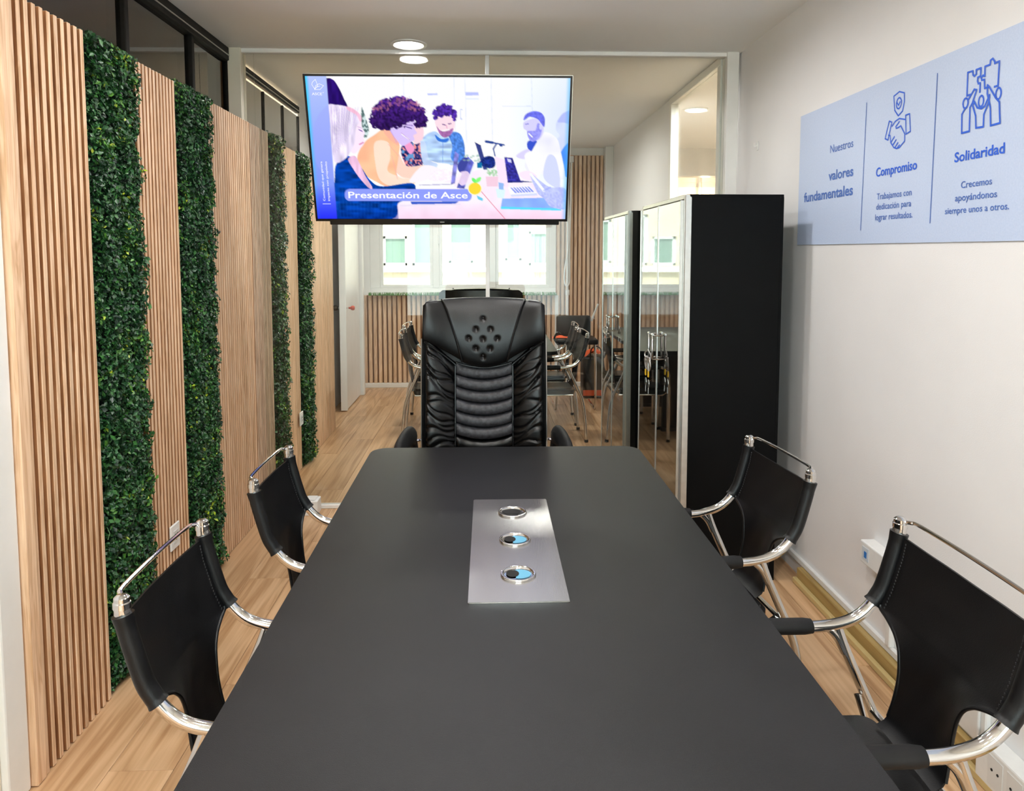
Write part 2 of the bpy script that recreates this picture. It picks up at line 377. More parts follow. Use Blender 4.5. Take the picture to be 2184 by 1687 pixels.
# neighbouring building outside
fb = empty('neighbour_building', (0, 15, 0), label='pale sunlit building seen through the rear window', cat='building')
hs = [(-2.15, -1.65, 1.25, 1.85), (-1.55, -1.05, 1.25, 2.3), (-.80, -.30, 1.3, 2.2), (.36, .70, 1.35, 2.3), (.85, 1.35, 1.25, 1.95), (2.2, 2.9, 1.3, 2.3), (-3.6, -2.8, 1.3, 2.3)]
wl = MB(); xs = sorted(hs)
wl.box(-7, 7, 0, .3, -3, 1.25).box(-7, 7, 0, .3, 2.3, 6)
px_ = -7
for a, b2, z0, z1 in xs:
    wl.box(px_, a, 0, .3, 1.25, 2.3)
    if z0 > 1.25: wl.box(a, b2, 0, .3, 1.25, z0)
    if z1 < 2.3: wl.box(a, b2, 0, .3, z1, 2.3)
    px_ = b2
wl.box(px_, 7, 0, .3, 1.25, 2.3); wl.build('facade', M_facade, fb)
MB().box(-7, 7, -.12, 0, 1.12, 1.22).build('ledge', M_white, fb)
for a, b2, z0, z1 in xs:
    f = MB().box(a, a+.05, .08, .14, z0, z1).box(b2-.05, b2, .08, .14, z0, z1).box(a, b2, .08, .14, z0, z0+.05).box(a, b2, .08, .14, z1-.05, z1).build('window', M_white, fb)
    MB().box(a+.05, b2-.05, .1, .12, z0+.05, z1-.05).build('pane', mat('pale_window_glass', '#4c5d54', .5), f)
for i in range(5):
    pl = MB(); x = -.9+i*.55+random.uniform(-.1, .1); pl.tube(spline([(x, -.5, .3), (x+.05, -.45, .8), (x+random.uniform(-.2, .2), -.5, 1.2+random.uniform(0, .2))]), .018, 6)
    pl.build('branch', mat('dry_branch', '#b99572', .8), fb)
S('ground_outside', MB().box(-20, 20, -40, 40, -3.1, -3), mat('pavement_outside', '#e6e0d6', .8))  # ground kept pale to bounce daylight up at the ceilings

# ------------------------------------------------------------------ slatted wood panels
def shade_flanks(me, ax):
    """shade painted on the two flanks of a slat as a darker wood"""
    me.materials.append(M_side_shade)
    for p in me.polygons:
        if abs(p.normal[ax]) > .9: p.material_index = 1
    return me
def slat_panel(name, y0, y1, n, label, z1=2.262, tall=2.262, wid=.5, mat_=M_slat, first=None, depth=.022):
    """on the left wall: backing board and n vertical slats as parts"""
    e = empty(name, (XL, y0, 0), label=label, cat='wall panel')
    L = y1-y0
    MB().box(0, .012, 0, L, .004, z1-.004).build('backing_board', M_back, e)
    p = L/n; w_ = p*wid
    me = shade_flanks(MB().box(.012, .012+depth, -w_/2, w_/2, .002, z1, .002).mesh('slat', mat_), 1)
    for i in range(n):
        if first and i == 0:
            MB().box(.0, .016+depth, 0, first, .002, z1, .002).build('slat', mat_, e); continue
        inst('slat', me, e, (0, p*(i+.5), random.uniform(-.0008, .0008)))
    return e
slat_panel('slat_panel', 2.040, 2.468, 12, 'tall oak slat panel nearest the white door frame', first=.044, depth=.03, wid=.50)
slat_panel('slat_panel', 2.815, 3.170, 12, 'oak slat panel with the larger wall outlet, between two hedge strips', wid=.55)
slat_panel('slat_panel', 3.540, 4.150, 20, 'wide oak slat panel ending at the glass partition post', wid=.68, depth=.014)
slat_panel('slat_panel', 4.156, 4.50, 12, 'greyer slat panel just behind the glass partition', wid=.68, depth=.014, mat_=wood('grey_slat', '#bda28a', '#cdb49c', '#93785f', .5, 2, 22, 150, .1, .14))
slat_panel('slat_panel', 4.77, 5.145, 13, 'slat panel with the small wall outlet in the rear room', z1=2.235, wid=.8, depth=.010)
slat_panel('slat_panel', 5.47, 6.29, 26, 'last slat panel on the long wall before the open door', z1=2.225, wid=.8, depth=.010)
def far_slats(name, x0, x1, z0, z1, n, label):
    e = empty(name, (x0, YF, z0), label=label, cat='wall panel'); L = x1-x0; p = L/n
    MB().box(0, L, -.012, 0, 0, z1-z0).build('backing_board', M_back, e)
    me = shade_flanks(MB().box(-p*.36, p*.36, -.045, -.012, 0, z1-z0, .006).mesh('slat', M_slat), 0)
    for i in range(n): inst('slat', me, e, (p*(i+.5), random.uniform(-.002, .002), 0))
far_slats('slat_panel', -1.41, .775, .05, 1.05, 40, 'low slatted panelling under the rear windows')
far_slats('slat_panel', .778, 1.31, .05, 2.62, 11, 'full height slatted panel beside the rear windows with the blind cord')

# ------------------------------------------------------------------ hedge strips
def hedge(y0, y1, z1, nleaf, label, seed, leaf=.0086, out=.07):
    rng = np.random.default_rng(seed)
    e = empty('hedge_strip', (XL, y0, 0), label=label, cat='artificial hedge', group=None)
    L = y1-y0
    MB().box(0, .014, .004, L-.004, .01, z1-.01).build('backing_mat', mat('hedge_mat', '#122015', .9), e)
    n = nleaf
    y = rng.uniform(-.008, L+.012, n); z = rng.uniform(.01, z1+.012, n)
    lump = np.array([noise.noise(Vector((a*9+seed, b*9, 0))) + .6*noise.noise(Vector((a*26, b*26, seed))) for a, b in zip(y, z)])
    edge = np.clip(np.minimum(np.minimum(y+.01, L+.014-y), np.minimum(z, z1+.02-z))/.03, .35, 1)
    x = .016 + (rng.random(n)**.55) * (out*.62 + out*.38*lump) * edge
    size = leaf*rng.uniform(.65, 1.35, n)*(1.25-.5*rng.random(n))
    # leaf orientation: normal mostly outwards (+x) with strong tilt
    nrm = np.stack([rng.normal(.9, .35, n), rng.normal(0, .6, n), rng.normal(.35, .6, n)], 1); nrm /= np.linalg.norm(nrm, axis=1)[:, None]
    t = rng.normal(size=(n, 3)); t -= nrm*(t*nrm).sum(1)[:, None]; t /= np.linalg.norm(t, axis=1)[:, None]
    bt = np.cross(nrm, t); c = np.stack([x, y, z], 1); s = size[:, None]
    pts = np.stack([c - t*s, c + bt*s*.62 - t*s*.15 + nrm*s*.22, c + t*s*1.05, c - bt*s*.62 - t*s*.15 + nrm*s*.22], 1)
    V = pts.reshape(-1, 3); idx = np.arange(n)*4
    F = np.concatenate([np.stack([idx, idx+1, idx+2], 1), np.stack([idx, idx+2, idx+3], 1)])
    me = bpy.data.meshes.new('foliage'); me.vertices.add(len(V)); me.vertices.foreach_set('co', V.astype(np.float32).ravel())
    me.loops.add(len(F)*3); me.loops.foreach_set('vertex_index', F.ravel().astype(np.int32))
    me.polygons.add(len(F)); me.polygons.foreach_set('loop_start', (np.arange(len(F))*3).astype(np.int32)); me.polygons.foreach_set('loop_total', np.full(len(F), 3, np.int32))
    me.update(calc_edges=True)
    pal = np.array([lin('#1a4222'), lin('#26572a'), lin('#35692f'), lin('#0f2c1a'), lin('#4f8030'), lin('#9aae2a')])
    patch = np.array([noise.noise(Vector((a*7, b*7, seed+5.))) for a, b in zip(y, z)])
    pr = rng.random(n); k = np.where(pr < .36, 0, np.where(pr < .62, 1, np.where(pr < .78, 2, 3)))
    k = np.where((pr > .86-.18*np.clip(patch, 0, 1)) & (patch > .08), 4, k); k = np.where((pr > .985-.10*np.clip(patch, 0, 1)) & (patch > .12), 5, k)
    cc = np.ones((n, 4, 4), np.float32); cc[:, :, :3] = pal[k][:, None, :]*rng.uniform(.75, 1.25, n)[:, None, None]
    at = me.color_attributes.new('tint', 'FLOAT_COLOR', 'POINT'); at.data.foreach_set('color', cc.reshape(-1))
    me.materials.append(M_leaf)
    o = bpy.data.objects.new('foliage', me); C.objects.link(o); o.parent = e; o['kind'] = 'stuff'
    # wiry stems
    mb = MB()
    for i in range(int(60*L/.35*.9)):
        a = random.uniform(.01, L-.01); b_ = random.uniform(.05, z1-.08); q = random.uniform(0, 6.28); l = random.uniform(.02, .05)
        p0 = Vector((out*.55, a, b_)); p1 = p0+Vector((random.uniform(0, .02), math.cos(q)*l, math.sin(q)*l))
        mb.tube([p0, (p0+p1)/2+Vector((.008, 0, 0)), p1], .0011, 4, caps=False)
    mb.build('stems', mat('hedge_stem', '#6d8f62', .6), e, kind='stuff')
M_leaf = mat('boxwood_leaf', '#1d4a2a', .38, 0, .5)
_a = nd(M_leaf, 'ShaderNodeAttribute', attribute_name='tint'); lk(M_leaf, _a.outputs['Color'], M_leaf.node_tree.nodes['Principled BSDF'].inputs['Base Color'])
hedge(2.472, 2.812, 2.262, 23000, 'widest boxwood hedge strip, beside the nearest slat panel', 1)
hedge(3.174, 3.537, 2.262, 20000, 'boxwood hedge strip to the right of the larger wall outlet', 2)
hedge(4.51, 4.765, 2.262, 8000, 'narrow hedge strip just beyond the glass partition', 3, .010)
hedge(5.15, 5.465, 2.23, 8000, 'farthest hedge strip, beside the small wall outlet', 4, .0105)

# ------------------------------------------------------------------ wall outlets
def outlet(y, z, w_, h, label):
    e = empty('wall_outlet', (-1.316, y, z), label=label, cat='outlet')
    MB().box(0, .009, -w_/2, w_/2, -h/2, h/2, .003).build('cover_plate', M_plastic, e)
    MB().box(.009, .0115, -w_*.24, w_*.24, -h*.26, h*.26, .001).build('socket_insert', mat('outlet_insert', '#d2d2d0', .4), e)
    s_ = MB()
    for a, b_ in ((-.010, .008), (.010, .008), (0, -.010)): s_.box(.0114, .0122, a-.0025, a+.0025, b_-.005, b_+.005)
    s_.build('pin_slots', M_hole, e)
outlet(3.005, .36, .085, .105, 'white wall outlet on the slat panel behind the near left chair')
outlet(5.08, .375, .08, .095, 'small white wall outlet on the far slat panel')
e = empty('surface_outlet', (XR, 2.61, .36), label='white surface mounted outlet box with blue sticker on the right wall', cat='outlet')
MB().box(-.055, 0, -.14, .065, 0, .085, .005).build('box_body', M_plastic, e)
MB().box(-.0565, -.055, .0, .045, .018, .068).build('sticker', mat('pale_sticker', '#c9d2da', .5), e)
MB().box(-.0572, -.0565, .012, .030, .028, .052).build('sticker_print', M_sticker, e)
MB().box(-.022, 0, -.10, -.07, -.26, 0, .003).build('cable_duct', M_plastic, e)
e = empty('surface_outlet', (XR, 1.82, .105), label='white double socket box at the skirting under the near right chair', cat='outlet')
MB().box(-.06, 0, -.14, .16, -.085, .035, .006).build('box_body', M_plastic, e)
for i, yy in enumerate((.0, .075)):
    MB().box(-.062, -.06, yy-.03, yy+.03, -.07, .02, .001).build('socket_face', mat('socket_face', '#dcdcda', .35), e)
    for k in (-.012, .012): MB().lathe([(.004, -.0635), (.004, -.062)], 10, (0, yy+k, -.02), 'x').build('pin_hole', M_hole, e)
e = empty('door_panel', (XR, 2.12, .06), label='low white access panel on the right wall behind the chair', cat='panel')
MB().box(-.018, 0, -.12, .17, 0, .30, .004).build('frame', M_plastic, e)
MB().box(-.026, -.018, -.10, .15, .02, .28, .005).build('panel', M_plastic, e)
e = empty('wall_hook', (XR, 4.0, 2.13), label='tiny clear hook on the right wall near the ceiling corner', cat='hook')
MB().box(-.004, 0, -.012, .012, -.03, .02, .003).build('hook_plate', M_plastic, e)
MB().tube(spline([(-.004, 0, .0), (-.018, 0, -.012), (-.022, 0, -.002), (-.02, 0, .008)]), .0025, 6).build('hook_arm', M_plastic, e)
e = empty('floor_box', (-1.03, 4.24, 0), label='small white box on the floor at the end of the partition rail', cat='box')
MB().box(-.06, .03, -.05, .05, 0, .088, .006).build('box_body', M_plastic, e)
MB().box(-.045, .015, -.036, .036, .088, .095, .003).build('lid', M_plastic, e)

# ------------------------------------------------------------------ lights
def downlight(x, y, label, r=.082, power=None, group=None, z=CZ):
    e = empty('ceiling_light', (x, y, z), label=label, cat='ceiling light', group=group)
    MB().lathe([(r+.022, 0), (r+.020, -.006), (r+.004, -.009), (r, -.006), (r-.002, -.002), (r-.002, 0)], 40).build('trim_ring', M_white, e, 40)
    MB().lathe([(r-.002, -.001), (r-.004, -.004), (.02, -.005)], 40).build('diffuser', M_lamp, e, 40)
    l = bpy.data.lights.new('lamp', 'AREA'); l.shape = 'DISK'; l.size = 2*r; l.energy = power or LAMP_W; l.color = LAMP_COL; l.spread = math.radians(170)
    lo = bpy.data.objects.new('lamp', l); C.objects.link(lo); lo.location = (x, y, z-.014)
downlight(-.44, 4.19, 'round ceiling light in front of the glass partition')
downlight(.39, 3.26, 'round ceiling light above the far end of the table')
OL = 'added out-of-view ceiling light over the near end of the room'
for x, y in ((-.44, 2.45), (.25, 1.6), (-.44, .7), (.25, -.3), (-.44, -1.4)):  # out of view, added to light the near end
    downlight(x, y, OL, group='added ceiling lights over the near end')
RL = 'recessed round ceiling light in the rear room'
for x, y in ((-.5, 5.4), (.45, 6.3), (-.5, 7.3)): downlight(x, y, RL, group='rear room ceiling lights')
downlight(1.70, 6.0, 'round ceiling light seen through the side glass, the lower one', power=50)
downlight(1.70, 5.05, 'round ceiling light seen through the side glass, the upper one', power=50)
e = empty('wall_lamp', (2.75, 9.42, 2.4), label='small lit wall lamp in the warm corridor beyond the side glass', cat='lamp')
MB().lathe([(.025, -.12), (.025, .12)], 16).build('lamp_tube', M_alu, e, 40)
MB().lathe([(.05, .12), (.06, .15), (.05, .17)], 20).build('lamp_head', M_lamp, e, 40)
MB().box(-.02, .02, 0, .08, -.02, .02).build('bracket', M_alu, e)
l = bpy.data.lights.new('lamp', 'POINT'); l.energy = 18; l.color = (1, .75, .5); l.shadow_soft_size = .05
lo = bpy.data.objects.new('lamp', l); C.objects.link(lo); lo.location = (2.75, 9.2, 2.3)
l = bpy.data.lights.new('lamp', 'AREA'); l.energy = 90; l.size = .3; l.color = (1, .86, .74)
lo = bpy.data.objects.new('corridor_fill', l); C.objects.link(lo); lo.location = (-2.3, 1.5, CZ-.02)  # added fill without a fixture, brightens the corridor behind the transoms
l = bpy.data.lights.new('lamp', 'AREA'); l.energy = 70; l.size = .3; l.color = (1, .93, .86)
lo = bpy.data.objects.new('corridor_fill', l); C.objects.link(lo); lo.location = (-2.2, 5.4, CZ-.02)  # added fill without a fixture, brightens the view through the rear transoms
#INSERT

# ------------------------------------------------------------------ meeting tables
def rrect(x0, x1, y0, y1, r, n=8):
    out = []
    for cx, cy, a0 in ((x1-r, y1-r, 0), (x0+r, y1-r, 90), (x0+r, y0+r, 180), (x1-r, y0+r, 270)):
        for i in range(n+1):
            a = math.radians(a0+90*i/n); out.append((cx+r*math.cos(a), cy+r*math.sin(a)))
    return out
def rounded_slab(poly, z0, z1, b=.003):
    bm = bmesh.new(); n = len(poly)
    vs = [bm.verts.new((x, y, z0)) for x, y in poly]; f = bm.faces.new(vs)
    r = bmesh.ops.extrude_face_region(bm, geom=[f]); top = [v for v in r['geom'] if isinstance(v, bmesh.types.BMVert)]
    for v in top: v.co.z = z1
    te = [e for e in bm.edges if all(abs(v.co.z-z1) < 1e-6 for v in e.verts)]
    bmesh.ops.bevel(bm, geom=te, offset=b, segments=2, affect='EDGES')
    bm.verts.index_update(); m = MB().add([v.co for v in bm.verts], [[v.index for v in f.verts] for f in bm.faces]); bm.free(); return m
def meeting_table(x0, x1, y0, y1, label, plate=None):
    cx, cy = (x0+x1)/2, (y0+y1)/2
    e = empty('meeting_table', (cx, cy, 0), label=label, cat='table')
    rounded_slab(rrect(x0-cx, x1-cx, y0-cy, y1-cy, .07), .722, .75).build('tabletop', M_table, e, 40)
    hw, hl = (x1-x0)/2, (y1-y0)/2
    for s in (-1, 1):
        MB().box(-hw*.42, hw*.42, s*(hl-.42)-.02, s*(hl-.42)+.02, .0, .722, .003).build('leg_panel', M_tedge, e)
        MB().box(-hw*.44, hw*.44, s*(hl-.42)-.035, s*(hl-.42)+.035, 0, .03, .004).build('foot', M_tedge, e)
    MB().box(-.015, .015, -(hl-.44), hl-.44, .36, .722, .003).build('modesty_panel', M_tedge, e)
    if plate:
        a, b_, c, d_ = plate; px, py = (a+b_)/2, (c+d_)/2
        pl = rounded_slab(rrect(a-px, b_-px, c-py, d_-py, .004, 3), 0, .004, .0015).build('cable_plate', M_steel, e, 40, loc=(px-cx, py-cy, .75))
        for i, gy in enumerate((1.735, 1.95, 2.16)):
            g = MB().lathe([(.0430, 0), (.0438, .003), (.0425, .0055), (.0395, .006), (.0375, .005), (.0355, .002), (.035, .0005)], 40).build('grommet', M_chrome, pl, 50, loc=(.004, gy-py, .004))
        # grommet inserts belong to the plate as well (third level is the limit)
            gx = .004; z = .0046
            if i < 2:
                f = MB(); f.prism([(gx+.004+.028*math.cos(t), gy-py+.001+.025*math.sin(t)) for t in np.linspace(-PI*.62, PI*.62, 20)], z, z+.0012)
                f.build('blue_cover', M_blue, pl, label='blue cover half')
                MB().prism([(gx-.014+.016*math.cos(t), gy-py+.002+.019*math.sin(t)) for t in np.linspace(0, 2*PI, 24, endpoint=False)], z+.0015, z+.0022).build('cable_hole', M_hole, pl)
            else:
                MB().prism([(gx-.002+.029*math.cos(t), gy-py+.007+.022*math.sin(t)) for t in np.linspace(0, 2*PI, 28, endpoint=False)], z, z+.001).build('cable_hole', M_hole, pl)
    return e
meeting_table(-.47, .613, .42, 2.925, 'long black meeting table with a steel cable plate in its middle', (-.047, .186, 1.595, 2.283))
meeting_table(-.46, .56, 5.72, 7.55, 'second black meeting table in the rear room behind the partition')

# ------------------------------------------------------------------ visitor chairs
def visitor_chair(name, label, group=None):
    e = empty(name, label=label, cat='chair', group=group)
    hw = .21
    prof = [(0, .868), (.012, .80), (.035, .72), (.062, .672), (.10, .636), (.15, .618), (.21, .612), (.32, .612), (.42, .612), (.465, .60), (.488, .565), (.495, .50), (.497, .25), (.497, .012)]
    def side(s): return spline([(s*hw, -0 + u, z) for u, z in prof], 5)
    for s in (-1, 1):
        MB().tube(side(s), .0138, 12).build('side_tube', M_chrome, e, 40)
        MB().lathe([(.0145, 0), (.0148, .012), (.0165, .013), (.0165, .024), (.0145, .026), (.0145, .034), (.009, .039), (0, .040)], 18, (s*hw, -.001, .852)).build('end_cap', M_chrome, e, 40)
        rl = spline([(s*hw, .150, .612), (s*hw, .128, .555), (s*hw, .085, .46), (s*hw, .045, .37), (s*hw, .022, .27), (s*hw, .008, .12), (s*hw, .0, .012)], 5)
        MB().tube(rl, .0125, 12).build('rear_leg', M_chrome, e, 40)
        MB().tube(spline([(s*hw, .175, .612), (s*hw, .148, .585), (s*hw, .128, .545)], 4), [.011]*9, 10).build('weld_gusset', M_chrome, e, 40)
        ap = [(s*hw, y, .614) for y in np.linspace(.215, .43, 12)]
        MB().tube(ap, [.017]+[.0195]*10+[.017], 16, flat=1.0).build('arm_pad', M_rubber, e, 40)
        for y in (.0, .497): MB().lathe([(.015, 0), (.016, .004), (.015, .022)], 14, (s*hw, y, 0)).build('foot_cap', M_rubber, e, 40)
        MB().tube([(s*(hw-.002), .092, .435), (s*(hw-.065), .10, .376), (s*(hw-.065), .46, .376), (s*(hw-.002), .496, .42)], .009, 8).build('seat_rail', M_chrome, e, 40)
    # thin rod between the caps, bowed to the back
    rod = spline([(-hw+.004, -.004, .880), (-hw+.022, -.014, .884), (-hw+.05, -.020, .887), (0, -.022, .889), (hw-.05, -.020, .887), (hw-.022, -.014, .884), (hw-.004, -.004, .880)], 6)
    MB().tube(rod, .0048, 8).build('top_rod', M_chrome, e, 40)
    # sling back: one hide from the tubes down to the seat, waisted below the sleeves
    def cy(z):   # centre line depth following the tube, then dropping to the seat
        pts = [(.868, .0), (.80, .012), (.72, .035), (.672, .055), (.60, .066), (.52, .074), (.455, .088), (.435, .12)]
        for (za, ya), (zb, yb) in zip(pts[:-1], pts[1:]):
            if z >= zb: return ya+(yb-ya)*(za-z)/(za-zb)
        return pts[-1][1]
    def hwid(z):
        if z > .672: return hw-.004
        t = (.672-z)/(.672-.44)
        return (hw-.004)-(.118)*(1-math.exp(-t*9)) + .010*max(0, t-.6)/.4
    N = 30; rows = list(np.linspace(.848, .69, 8))+list(np.linspace(.676, .60, 16))+list(np.linspace(.59, .44, 14)); fr = []
    for k, z in enumerate(rows):
        h = hwid(z)
        for i in range(N+1):
            u = -1+2*i/N; sag = -.022*(1-u*u)*min(1, (z-.42)/.15)
            zz = z - (.014*(1-u*u) if k == 0 else .014*(1-u*u)*max(0, 1-(rows[0]-z)/.1))
            fr.append((u*h, cy(z)+sag+.0005*math.sin(u*9+z*40), zz))
    mb = MB(); R = len(rows); th = .0045
    back = [(x, y-th, z) for x, y, z in fr]; n0 = len(fr); q = []
    for j in range(R-1):
        for i in range(N):
            a = j*(N+1)+i; q.append((a, a+1, a+N+2, a+N+1)); q.append((a+n0, a+n0+N+1, a+n0+N+2, a+n0+1))
    for j in range(R-1):
        a = j*(N+1); q.append((a, a+N+1, a+N+1+n0, a+n0)); a += N; q.append((a, a+n0, a+N+1+n0, a+N+1))
    for i in range(N):
        q.append((i, i+n0, i+1+n0, i+1)); a = (R-1)*(N+1)+i; q.append((a, a+1, a+1+n0, a+n0))
    mb.add(fr+back, q); bk = mb.build('sling_back', M_sling, e, 50)
    for s in (-1, 1):
        sl = spline([(s*hw, u, z) for u, z in [(.0, .852), (.012, .80), (.035, .72), (.050, .69), (.062, .672)]], 6)
        k = len(sl); MB().tube(sl, [.0212, .0205, .0195]+[.0188]*(k-6)+[.0195, .0205, .0212], 14).build('sleeve', M_sling, bk, 40)
        # piping round the waist cut and a stitched seam
        ed = spline([(s*(hw-.016), .052, .676)]+[(s*(hwid(z)), cy(z)-.002-0*z, z) for z in (.668, .66, .65, .64, .62, .59, .55, .50, .46)], 4)
        MB().tube(ed, .0042, 8).build('piping', M_sling, bk, 40)
        sm = MB()
        for z in np.arange(.835, .675, -.0075): sm.box(s*(hw-.033)-.0009, s*(hw-.033)+.0009, cy(z)-.0040+.004, cy(z)+.0022-.0042, z-.0022, z+.0022)
        sm.build('stitching', mat('dark_thread', '#2b2b2d', .7), bk)
    # seat pad
    sp = rrect(-.155, .155, .085, .50, .05); 
    rounded_slab(sp, .386, .432, .016).build('seat', M_leather, e, 50)
    MB().box(-.14, .14, .11, .47, .372, .388, .004).build('seat_shell', M_rubber, e)
    MB().tube([(-hw, .055, .395), (hw, .055, .395)], .009, 8).build('cross_bar', M_chrome, e, 40)
    return e
v0 = visitor_chair('visitor_chair', 'black leather and chrome armchair in the near right corner, partly cut off', 'chairs at the near table')
index_kids()
def put(o, x, y, rz, sx=1., label=None, group=None, sz=1.):
    o.location = (x, y, 0); o.rotation_euler = (0, 0, math.radians(rz)); o.scale = (sx, 1, sz)
    if label: o['label'] = label
    if group: o['group'] = group
    return o
put(v0, 1.022, 1.492, 90, 1.12)
G2 = 'chairs at the rear table'
for x, y, rz, sx, lb, g in (
    (.956, 2.331, 95.6, .98, 'chrome sling armchair on the right, in front of the tall cabinet', 'chairs at the near table'),
    (-.704, 1.573, -90, .94, 'chrome sling armchair at the near left, in front of the wall outlet', 'chairs at the near table'),
    (-.678, 2.268, -90.5, .86, 'chrome sling armchair on the left nearer the glass partition', 'chairs at the near table'),
    (-.70, 5.99, -88, 1., 'rear room armchair left of the leather chair, nearer the partition', G2),
    (-.73, 6.62, -92, 1., 'rear room armchair on the left, nearer the window', G2),
    (.79, 5.99, 92, 1., 'rear room armchair right of the leather chair, nearer the partition', G2),
    (.79, 6.56, 88, 1., 'rear room armchair on the right, nearer the window', G2)):
    put(copy_tree(v0), x, y, rz, sx, lb, g)

# ------------------------------------------------------------------ executive chairs (built facing -Y)
def patch(name, m, e, xl, xr, zt, zb, nu, nv, dep, y0, thick=.03, smooth=60):
    """upholstered patch: x between xl(t) and xr(t), z between zt(s) and zb(s); dep = outward relief"""
    mb = MB(); pts = []; bk = []
    for j in range(nv+1):
        for i in range(nu+1):
            s, t = i/nu, j/nv; x = xl(t)+(xr(t)-xl(t))*s; z = zt(s)+(zb(s)-zt(s))*t
            yb = y0(x, z); pts.append((x, yb-dep(s, t), z)); bk.append((x, yb+thick, z))
    n0 = len(pts); q = []; w_ = nu+1
    for j in range(nv):
        for i in range(nu):
            a = j*w_+i; q += [(a, a+1, a+w_+1, a+w_)]
    rim = [i for i in range(w_)]+[j*w_+nu for j in range(1, nv+1)]+[nv*w_+i for i in range(nu-1, -1, -1)]+[j*w_ for j in range(nv-1, 0, -1)]
    for a, b_ in zip(rim, rim[1:]+rim[:1]): q.append((a, a+n0, b_+n0, b_))
    mb.add(pts+bk, q)
    mb2 = mb; me = bpy.data.meshes.new(name); me.from_pydata(mb2.v, [], mb2.f)
    bm = bmesh.new(); bm.from_mesh(me); bmesh.ops.delete(bm, geom=[v for v in bm.verts if not v.link_faces], context='VERTS'); bmesh.ops.recalc_face_normals(bm, faces=bm.faces); bm.to_mesh(me); bm.free()
    me.materials.append(m); smooth_by_angle(me, smooth)
    o = bpy.data.objects.new(name, me); C.objects.link(o); o.parent = e; return o
def sx_(px): return (px-1033)*.00221
def sz_(py): return 1.322-(py-638)*.00223
def pill(s, p=.5): return max(0, 4*s*(1-s))**p
def by(x, z):       # front surface depth of the shell; reclined and slightly wrapped
    return .18 + (z-.62)*.10 - .06*(abs(x)/.28)**2.4
def exec_chair(label):
    e = empty('executive_chair', label=label, cat='office chair')
    # shell (rear body)
    out = [(903, 660), (906, 648), (918, 641), (945, 636), (1033, 632), (1118, 634), (1148, 640), (1158, 650), (1163, 700), (1165, 800), (1167, 900), (1168, 960), (1150, 1010), (1033, 1030), (918, 1010), (900, 960), (900, 900), (901, 800), (902, 700)]
    N = 40; zs = np.linspace(sz_(640), sz_(1020), N); mb = MB(); ring = []
    for z in zs:
        t = (zs[0]-z)/(zs[0]-zs[-1]); hw = .285+.006*math.sin(t*3); hw *= (1-.10*max(0, (.03-t)/.03)**2)
        hw = hw if t < .92 else hw*(1-.25*((t-.92)/.08)**2)
        row = []
        for i in range(25):
            u = -1+2*i/24; x = u*hw; row.append((x, by(x, z)+.012, z-.012*abs(u)**6*(1 if t < .02 else 0)))
        for i in range(25):
            u = 1-2*i/24; x = u*hw; row.append((x, by(x, z)+.045+.035*(1-abs(u)**3)*math.sin(min(1, t*4+.15)*PI/2), z))
        ring.append(row)
    vs = [p for r in ring for p in r]; n = 50
    mb.add(vs, [(j*n+i, j*n+(i+1) % n, (j+1)*n+(i+1) % n, (j+1)*n+i) for j in range(N-1) for i in range(n)]+[tuple(range(n)), tuple((N-1)*n+i for i in range(n))[::-1]])
    sh = mb.build('back_shell', M_leather, e, 40)
    for s in (-1, 1):   # pale metal strip on the shell edge
        st = [(s*(.2905), by(.285, z)+.03, z) for z in np.linspace(sz_(720), sz_(955), 14)]
        MB().tube(st, .006, 8).build('edge_strip', M_alu, sh, 40, label='pale metal edge strip')
    # bolsters with gathered wrinkles
    for s in (-1, 1):
        def inner(t): return sx_(1033+s*(60-2*t))
        def outer(t): return sx_(1033+s*(122+2*t))
        top_in, top_out = sz_(772), sz_(716)
        rnd = random.Random(3 if s < 0 else 9); ws = [(k/19+rnd.uniform(-.02, .02), rnd.uniform(-.07, .07), rnd.uniform(.007, .018), rnd.uniform(.007, .017)) for k in range(20)]
        def dep(a, t, s=s, ws=ws):
            q = a if s > 0 else 1-a      # 0 at inner edge, 1 outer
            d_ = .012+.040*pill(a, .42)*pill(min(1, t*1.0+.012), .25)
            for c, sl, am, wd in ws:
                k = (t-(c+sl*(q-.5)*1.1+.02*math.sin(q*6+c*20)))/wd
                fade = (.35+.65*abs(2*q-1)) ; d_ -= am*math.exp(-k*k)*fade*.9
            return d_
        if s > 0: xl, xr, zt = inner, outer, (lambda a: top_in+(top_out-top_in)*a**1.1)
        else: xl, xr, zt = outer, inner, (lambda a: top_in+(top_out-top_in)*(1-a)**1.1)
        patch('side_bolster', M_leather, e, xl, xr, zt, lambda a: sz_(1000), 26, 120, dep, by)
        # welts
        wp = [(sx_(1033+s*(61)), by(.13, z)-.026, z) for z in np.linspace(sz_(775), sz_(995), 16)]
        MB().tube(wp, .004, 6).build('welt', M_leather, e, 40)
    # lumbar ribs
    ys = [772, 798, 823, 848, 874, 899, 925, 951, 978]
    for k in range(len(ys)-1):
        a, b_ = ys[k], ys[k+1]-2; up = 6+2*(k > 0)
        def dep(s_, t, k=k): return .016+.020*pill(t, .5)*(1 if k else .8)*pill(min(max(s_, .001), .999), .12)+.0015*math.sin(s_*31+k)*pill(t)
        patch('lumbar_rib', M_rib if k < 6 else M_leather, e, lambda t: sx_(974), lambda t: sx_(1092), lambda s_, a=a: sz_(a-2+12*(1-(2*s_-1)**2)), lambda s_, b_=b_: sz_(b_-2+12*(1-(2*s_-1)**2)), 30, 10, dep, by)
    # headrest: centre panel, wings, buttons
    btn = [(1031, 676), (1016, 697), (1047, 697), (1001, 717), (1031, 717), (1061, 717), (1016, 737), (1046, 737), (1031, 754)]
    def hxl(t): return sx_(944+44*t**.75)
